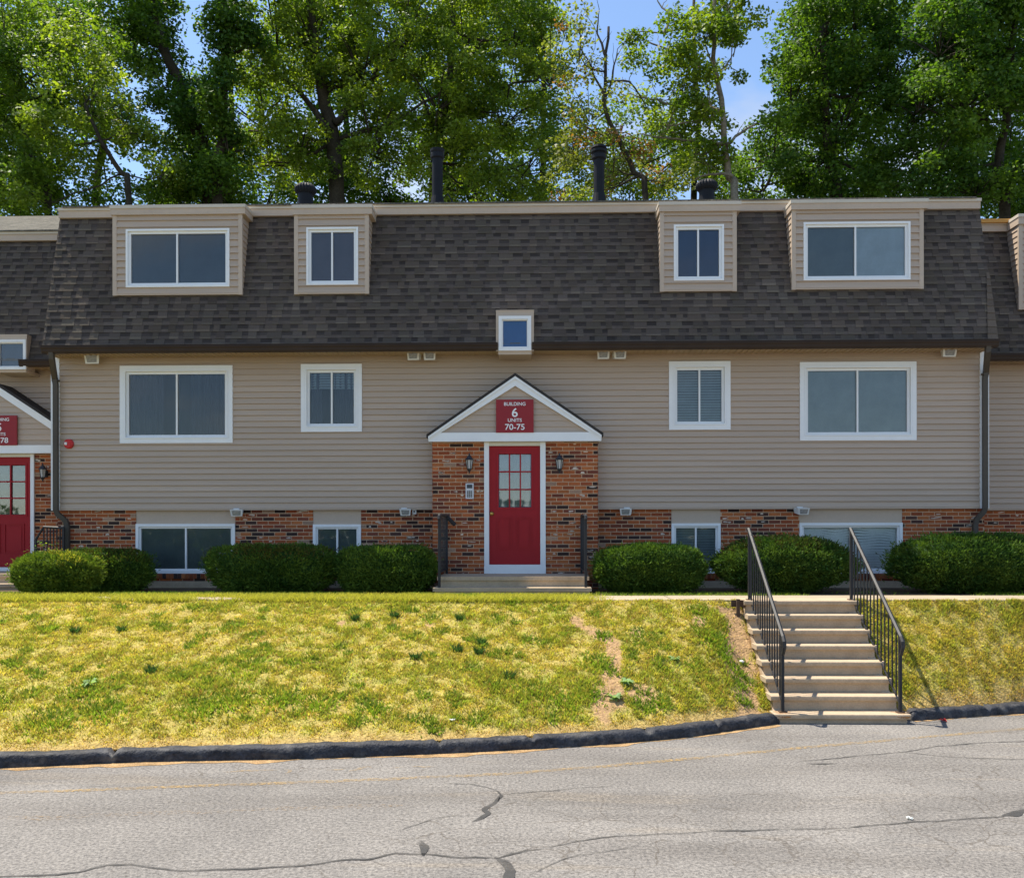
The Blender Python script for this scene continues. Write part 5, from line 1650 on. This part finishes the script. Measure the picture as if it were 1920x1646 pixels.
tree('leafy tree filling the left picture edge, its thin dark trunk leaning left', 27, [(90, 430), (62, 310), (30, 180), (5, 60)], .16,
     [(10, 60, 110, 130), (-20, 260, 130, 130), (100, 170, 90, 90), (60, 350, 110, 70), (130, 60, 70, 80), (-90, 120, 90, 120)], GA, .8)
tree('tree whose slanting trunk rises behind the left dormer', 25.5, [(243, 390), (222, 320), (190, 265), (165, 200)], .13,
     [(170, 190, 80, 80), (120, 260, 70, 60), (235, 230, 50, 60), (300, 330, 40, 45), (95, 380, 60, 30), (190, 110, 70, 60)], GB, .62)
tree('ivy-clad dark tree with a trunk leaning left above the left dormer', 28, [(392, 400), (372, 260), (345, 180), (305, 80), (280, -20), (270, -120)], .30,
     [(285, 60, 50, 90), (335, 180, 60, 70), (375, 290, 75, 90), (250, 50, 70, 90), (270, -60, 90, 70), (330, 360, 70, 50)], GD, 1.0, spread=1.4)
tree('slender dark ivy-covered upright tree left of the first roof turbine', 27, [(408, 380), (415, 240), (424, 100), (420, 0), (418, -110)], .22,
     [(420, 60, 30, 90), (422, 180, 42, 70), (428, 270, 40, 50), (415, -60, 40, 70), (470, 80, 40, 60), (410, 350, 50, 50)], GD, 1.1, spread=1.0)
tree('big bright tree with a forked trunk, its right limb slanting up, above the first turbine', 29, [(632, 400), (622, 260), (605, 170), (590, 80), (580, -20), (575, -120)], .34,
     [(520, 70, 90, 100), (500, 220, 90, 80), (590, 60, 70, 90), (680, 130, 90, 90), (760, 60, 90, 90), (560, 290, 90, 60), (700, 270, 100, 70), (640, -50, 150, 80), (820, 180, 80, 90)], GB, .8,
     limbs=[[(628, 235), (668, 175), (715, 115), (745, 70), (800, 0)], [(622, 250), (560, 170), (500, 110)]])
tree('yellow-green tree behind the first tall flue', 30, [(812, 400), (815, 300), (835, 180), (850, 60), (850, -60)], .24,
     [(870, 80, 90, 100), (960, 70, 90, 100), (940, 210, 100, 90), (850, 260, 90, 70), (980, 310, 80, 60), (880, 350, 90, 40), (900, -60, 130, 70), (1030, 130, 50, 110)], GB, .8,
     limbs=[[(820, 260), (800, 200), (770, 150)]])
tree('sparse half-dead tree with brown leaves and bare twigs behind the second flue', 25.5, [(1212, 395), (1190, 320), (1160, 262), (1135, 215), (1136, 130), (1142, 45)], .12,
     [(1085, 100, 50, 90), (1105, 210, 60, 70), (1065, 290, 60, 60), (1150, 310, 80, 50), (1110, 360, 70, 30), (1240, 340, 60, 40), (1180, 270, 50, 40)], GO, .55, 'barkd', (.08, .14), spread=1.2, clump=.45, nl=75, twigs=14,
     limbs=[[(1135, 215), (1120, 150), (1095, 90), (1090, 20)], [(1160, 262), (1100, 235), (1060, 190)], [(1135, 200), (1150, 130), (1160, 80)], [(1195, 335), (1150, 350), (1100, 340)], [(1135, 160), (1180, 150), (1215, 190)], [(1136, 110), (1120, 60), (1125, 10)]], tip=((.20, .10, .04), .3))
tree('open-crowned maple with pale crooked trunk above the second turbine', 26, [(1378, 395), (1370, 330), (1358, 272), (1352, 215), (1342, 130), (1338, 40), (1335, -60)], .15,
     [(1320, 70, 55, 45), (1250, 110, 45, 40), (1275, 170, 55, 40), (1350, 20, 60, 45), (1330, 200, 55, 50), (1250, 235, 55, 35), (1300, 290, 60, 35), (1370, 110, 35, 50), (1195, 60, 22, 26), (1390, 30, 30, 40), (1345, -60, 70, 40)], GM, .75, 'barkp', spread=1.3, clump=.45,
     limbs=[[(1352, 215), (1310, 190), (1260, 185), (1215, 165), (1170, 150)], [(1358, 272), (1310, 262), (1260, 250), (1200, 235)], [(1345, 150), (1300, 110), (1240, 75), (1195, 45)], [(1372, 335), (1330, 325), (1280, 345)], [(1360, 275), (1400, 240), (1440, 215)], [(1245, 70), (1255, 30), (1235, -20)]])
tree('dark dense maple crown right of the sky gap', 27.5, [(1572, 400), (1560, 290), (1545, 180), (1540, 60), (1535, -80)], .26,
     [(1530, 90, 80, 80), (1480, 200, 80, 70), (1580, 220, 90, 80), (1450, 290, 70, 55), (1540, 330, 90, 50), (1600, 70, 80, 90), (1580, -40, 130, 70), (1660, 150, 70, 90), (1430, 350, 50, 35), (1660, 330, 80, 50)], GD, 1.0, spread=1.8)
tree('dark broad tree at the right picture edge with a short visible trunk', 25, [(1884, 420), (1880, 300), (1886, 230), (1890, 100), (1895, -60)], .20,
     [(1760, 80, 90, 90), (1850, 50, 100, 100), (1800, 190, 90, 70), (1900, 180, 90, 90), (1740, 310, 70, 60), (1830, 350, 90, 50), (1930, 340, 80, 60), (1850, -70, 140, 60), (1720, 200, 50, 60)], GD, .95, spread=1.8)
# denser row farther back
FAR = [(-60, 37, 'tall tree far back at the left edge', GA), (180, 36, 'tree far back between the two leftmost trunks', GD), (420, 38, 'tree far back behind the ivy-clad trunks', GA), (640, 37, 'tree far back behind the forked trunk', GD), (840, 38, 'tree far back behind the first flue', GA), (1010, 40, 'tree far back left of the half-dead tree', GB),
       (1300, 42, 'low sunny tree far back under the open maple', GB), (1560, 37, 'tree far back behind the dark maple', GD), (1800, 36, 'tree far back at the right', GD), (2000, 37, 'tree far back beyond the right edge', GD)]
for px_, D, lab, cl in FAR:
    if px_ == 1300: el = [(1240, 320, 100, 50), (1330, 350, 80, 45), (1180, 370, 80, 35), (1120, 330, 70, 60), (1235, 250, 80, 45), (1150, 250, 50, 50), (1400, 330, 60, 50)]
    elif px_ == 1010: el = [(990, 100, 70, 120), (1010, 260, 80, 80), (1020, 360, 90, 40)]
    elif px_ in (180,): el = [(150, 90, 90, 100), (210, 230, 70, 60), (200, 385, 140, 36), (60, 250, 80, 90)]
    elif px_ == 420: el = [(475, 110, 70, 70), (430, 250, 110, 100), (400, 370, 120, 40), (500, 375, 90, 36)]
    else: el = [(px_, 90, 120, 120), (px_ + 20, 260, 130, 90), (px_, 370, 130, 40), (px_ + 95, 378, 90, 34), (px_ - 10, -50, 130, 70)]
    tree(lab, D, [(px_, 410), (px_ + 10, 260), (px_ + 4, 120), (px_, 0)], .22, el, cl, .95, leaf=(.12, .20), clump=.70, nl=150, spread=2.6, gz=3.0)

# wood across the street, mirrored in the panes
n = 16000
X = RNG.uniform(-75, 75, n); hh = 4.6 + 2.2 * (fbm(X, X*0, .12, 3) - .5) * 2
Z = ROAD + RNG.random(n) ** .8 * hh; Y = -42 + RNG.uniform(-4, 3, n)
cen = np.stack([X, Y, Z], 1)
nr = RNG.normal(0, 1, (n, 3)); nr /= np.linalg.norm(nr, axis=1)[:, None]
t1 = np.cross(nr, RNG.normal(0, 1, (n, 3))); t1 /= np.linalg.norm(t1, axis=1)[:, None]; t2 = np.cross(nr, t1)
L = RNG.uniform(.5, .95, n)[:, None]
P = np.stack([cen - t1*L*.5, cen + t2*L*.4, cen + t1*L*.5, cen - t2*L*.4], 1)
tag(fast_mesh('far_woods', P, 4, M['leaf'], np.array([.07, .12, .02]) * RNG.uniform(.5, 1.4, (n, 1)), (0, -42, ROAD)), 'low wood across the street', 'woods', kind='stuff')

# ------------------------------------------------------------------ sky, sun, camera
SUN = Vector((-.41, .214, 1.0)).normalized()
sc = bpy.context.scene
w = bpy.data.worlds.new('World'); sc.world = w; w.use_nodes = True
nt = w.node_tree; nt.nodes.clear()
sky = nt.nodes.new('ShaderNodeTexSky'); sky.sky_type = 'NISHITA'; sky.sun_disc = False
sky.sun_elevation = math.asin(SUN.z); sky.sun_rotation = math.atan2(SUN.x, SUN.y)
sky.altitude = 50; sky.air_density = 1.0; sky.dust_density = .25; sky.ozone_density = 2.6
bg = nt.nodes.new('ShaderNodeBackground'); bg.inputs['Strength'].default_value = .09
wo = nt.nodes.new('ShaderNodeOutputWorld')
tc = nt.nodes.new('ShaderNodeTexCoord')
mp = nt.nodes.new('ShaderNodeMapping'); mp.inputs['Scale'].default_value = (1, 1, 2.2); mp.inputs['Location'].default_value = (3.1, .7, 1.9)
nt.links.new(tc.outputs['Generated'], mp.inputs['Vector'])
cl_f = noise_fac(nt, 2.1, 6, .54, .74, 0, .7, vec=mp.outputs['Vector'], rough=.58)
bw = nt.nodes.new('ShaderNodeRGBToBW'); nt.links.new(sky.outputs[0], bw.inputs[0])
ml = N(nt, 'ShaderNodeMath', operation='MULTIPLY'); ml.inputs[1].default_value = 1.5; nt.links.new(bw.outputs[0], ml.inputs[0])
nt.links.new(mixc(nt, cl_f, sky.outputs[0], ml.outputs[0]), bg.inputs[0]); nt.links.new(bg.outputs[0], wo.inputs[0])
ld = bpy.data.lights.new('sun', 'SUN'); ld.energy = 3.3; ld.angle = math.radians(.5); ld.color = (1, .93, .80)
lo = bpy.data.objects.new('sun', ld); C.objects.link(lo); lo.location = (-8, 6, 30)
lo.rotation_euler = SUN.to_track_quat('Z', 'Y').to_euler()

cam = bpy.data.cameras.new('camera'); co = bpy.data.objects.new('camera', cam); C.objects.link(co)
cam.sensor_width = 36; cam.lens = 36 * F / 1920; cam.shift_y = (HOR - 823) / 1920
cam.clip_start = .1; cam.clip_end = 1500
co.matrix_world = Matrix.Translation((0, 0, EYE)) @ Matrix.Rotation(YAW, 4, 'Z') @ Matrix.Rotation(PI/2, 4, 'X') @ Matrix.Rotation(-ROLL, 4, 'Z')
sc.camera = co
sc.view_settings.view_transform = 'Standard'; sc.view_settings.look = 'None'
sc.view_settings.exposure = 1.36; sc.view_settings.gamma = 1
sc.cycles.max_bounces = 7; sc.cycles.transparent_max_bounces = 10; sc.cycles.diffuse_bounces = 4
sc.cycles.caustics_reflective = False; sc.cycles.caustics_refractive = False
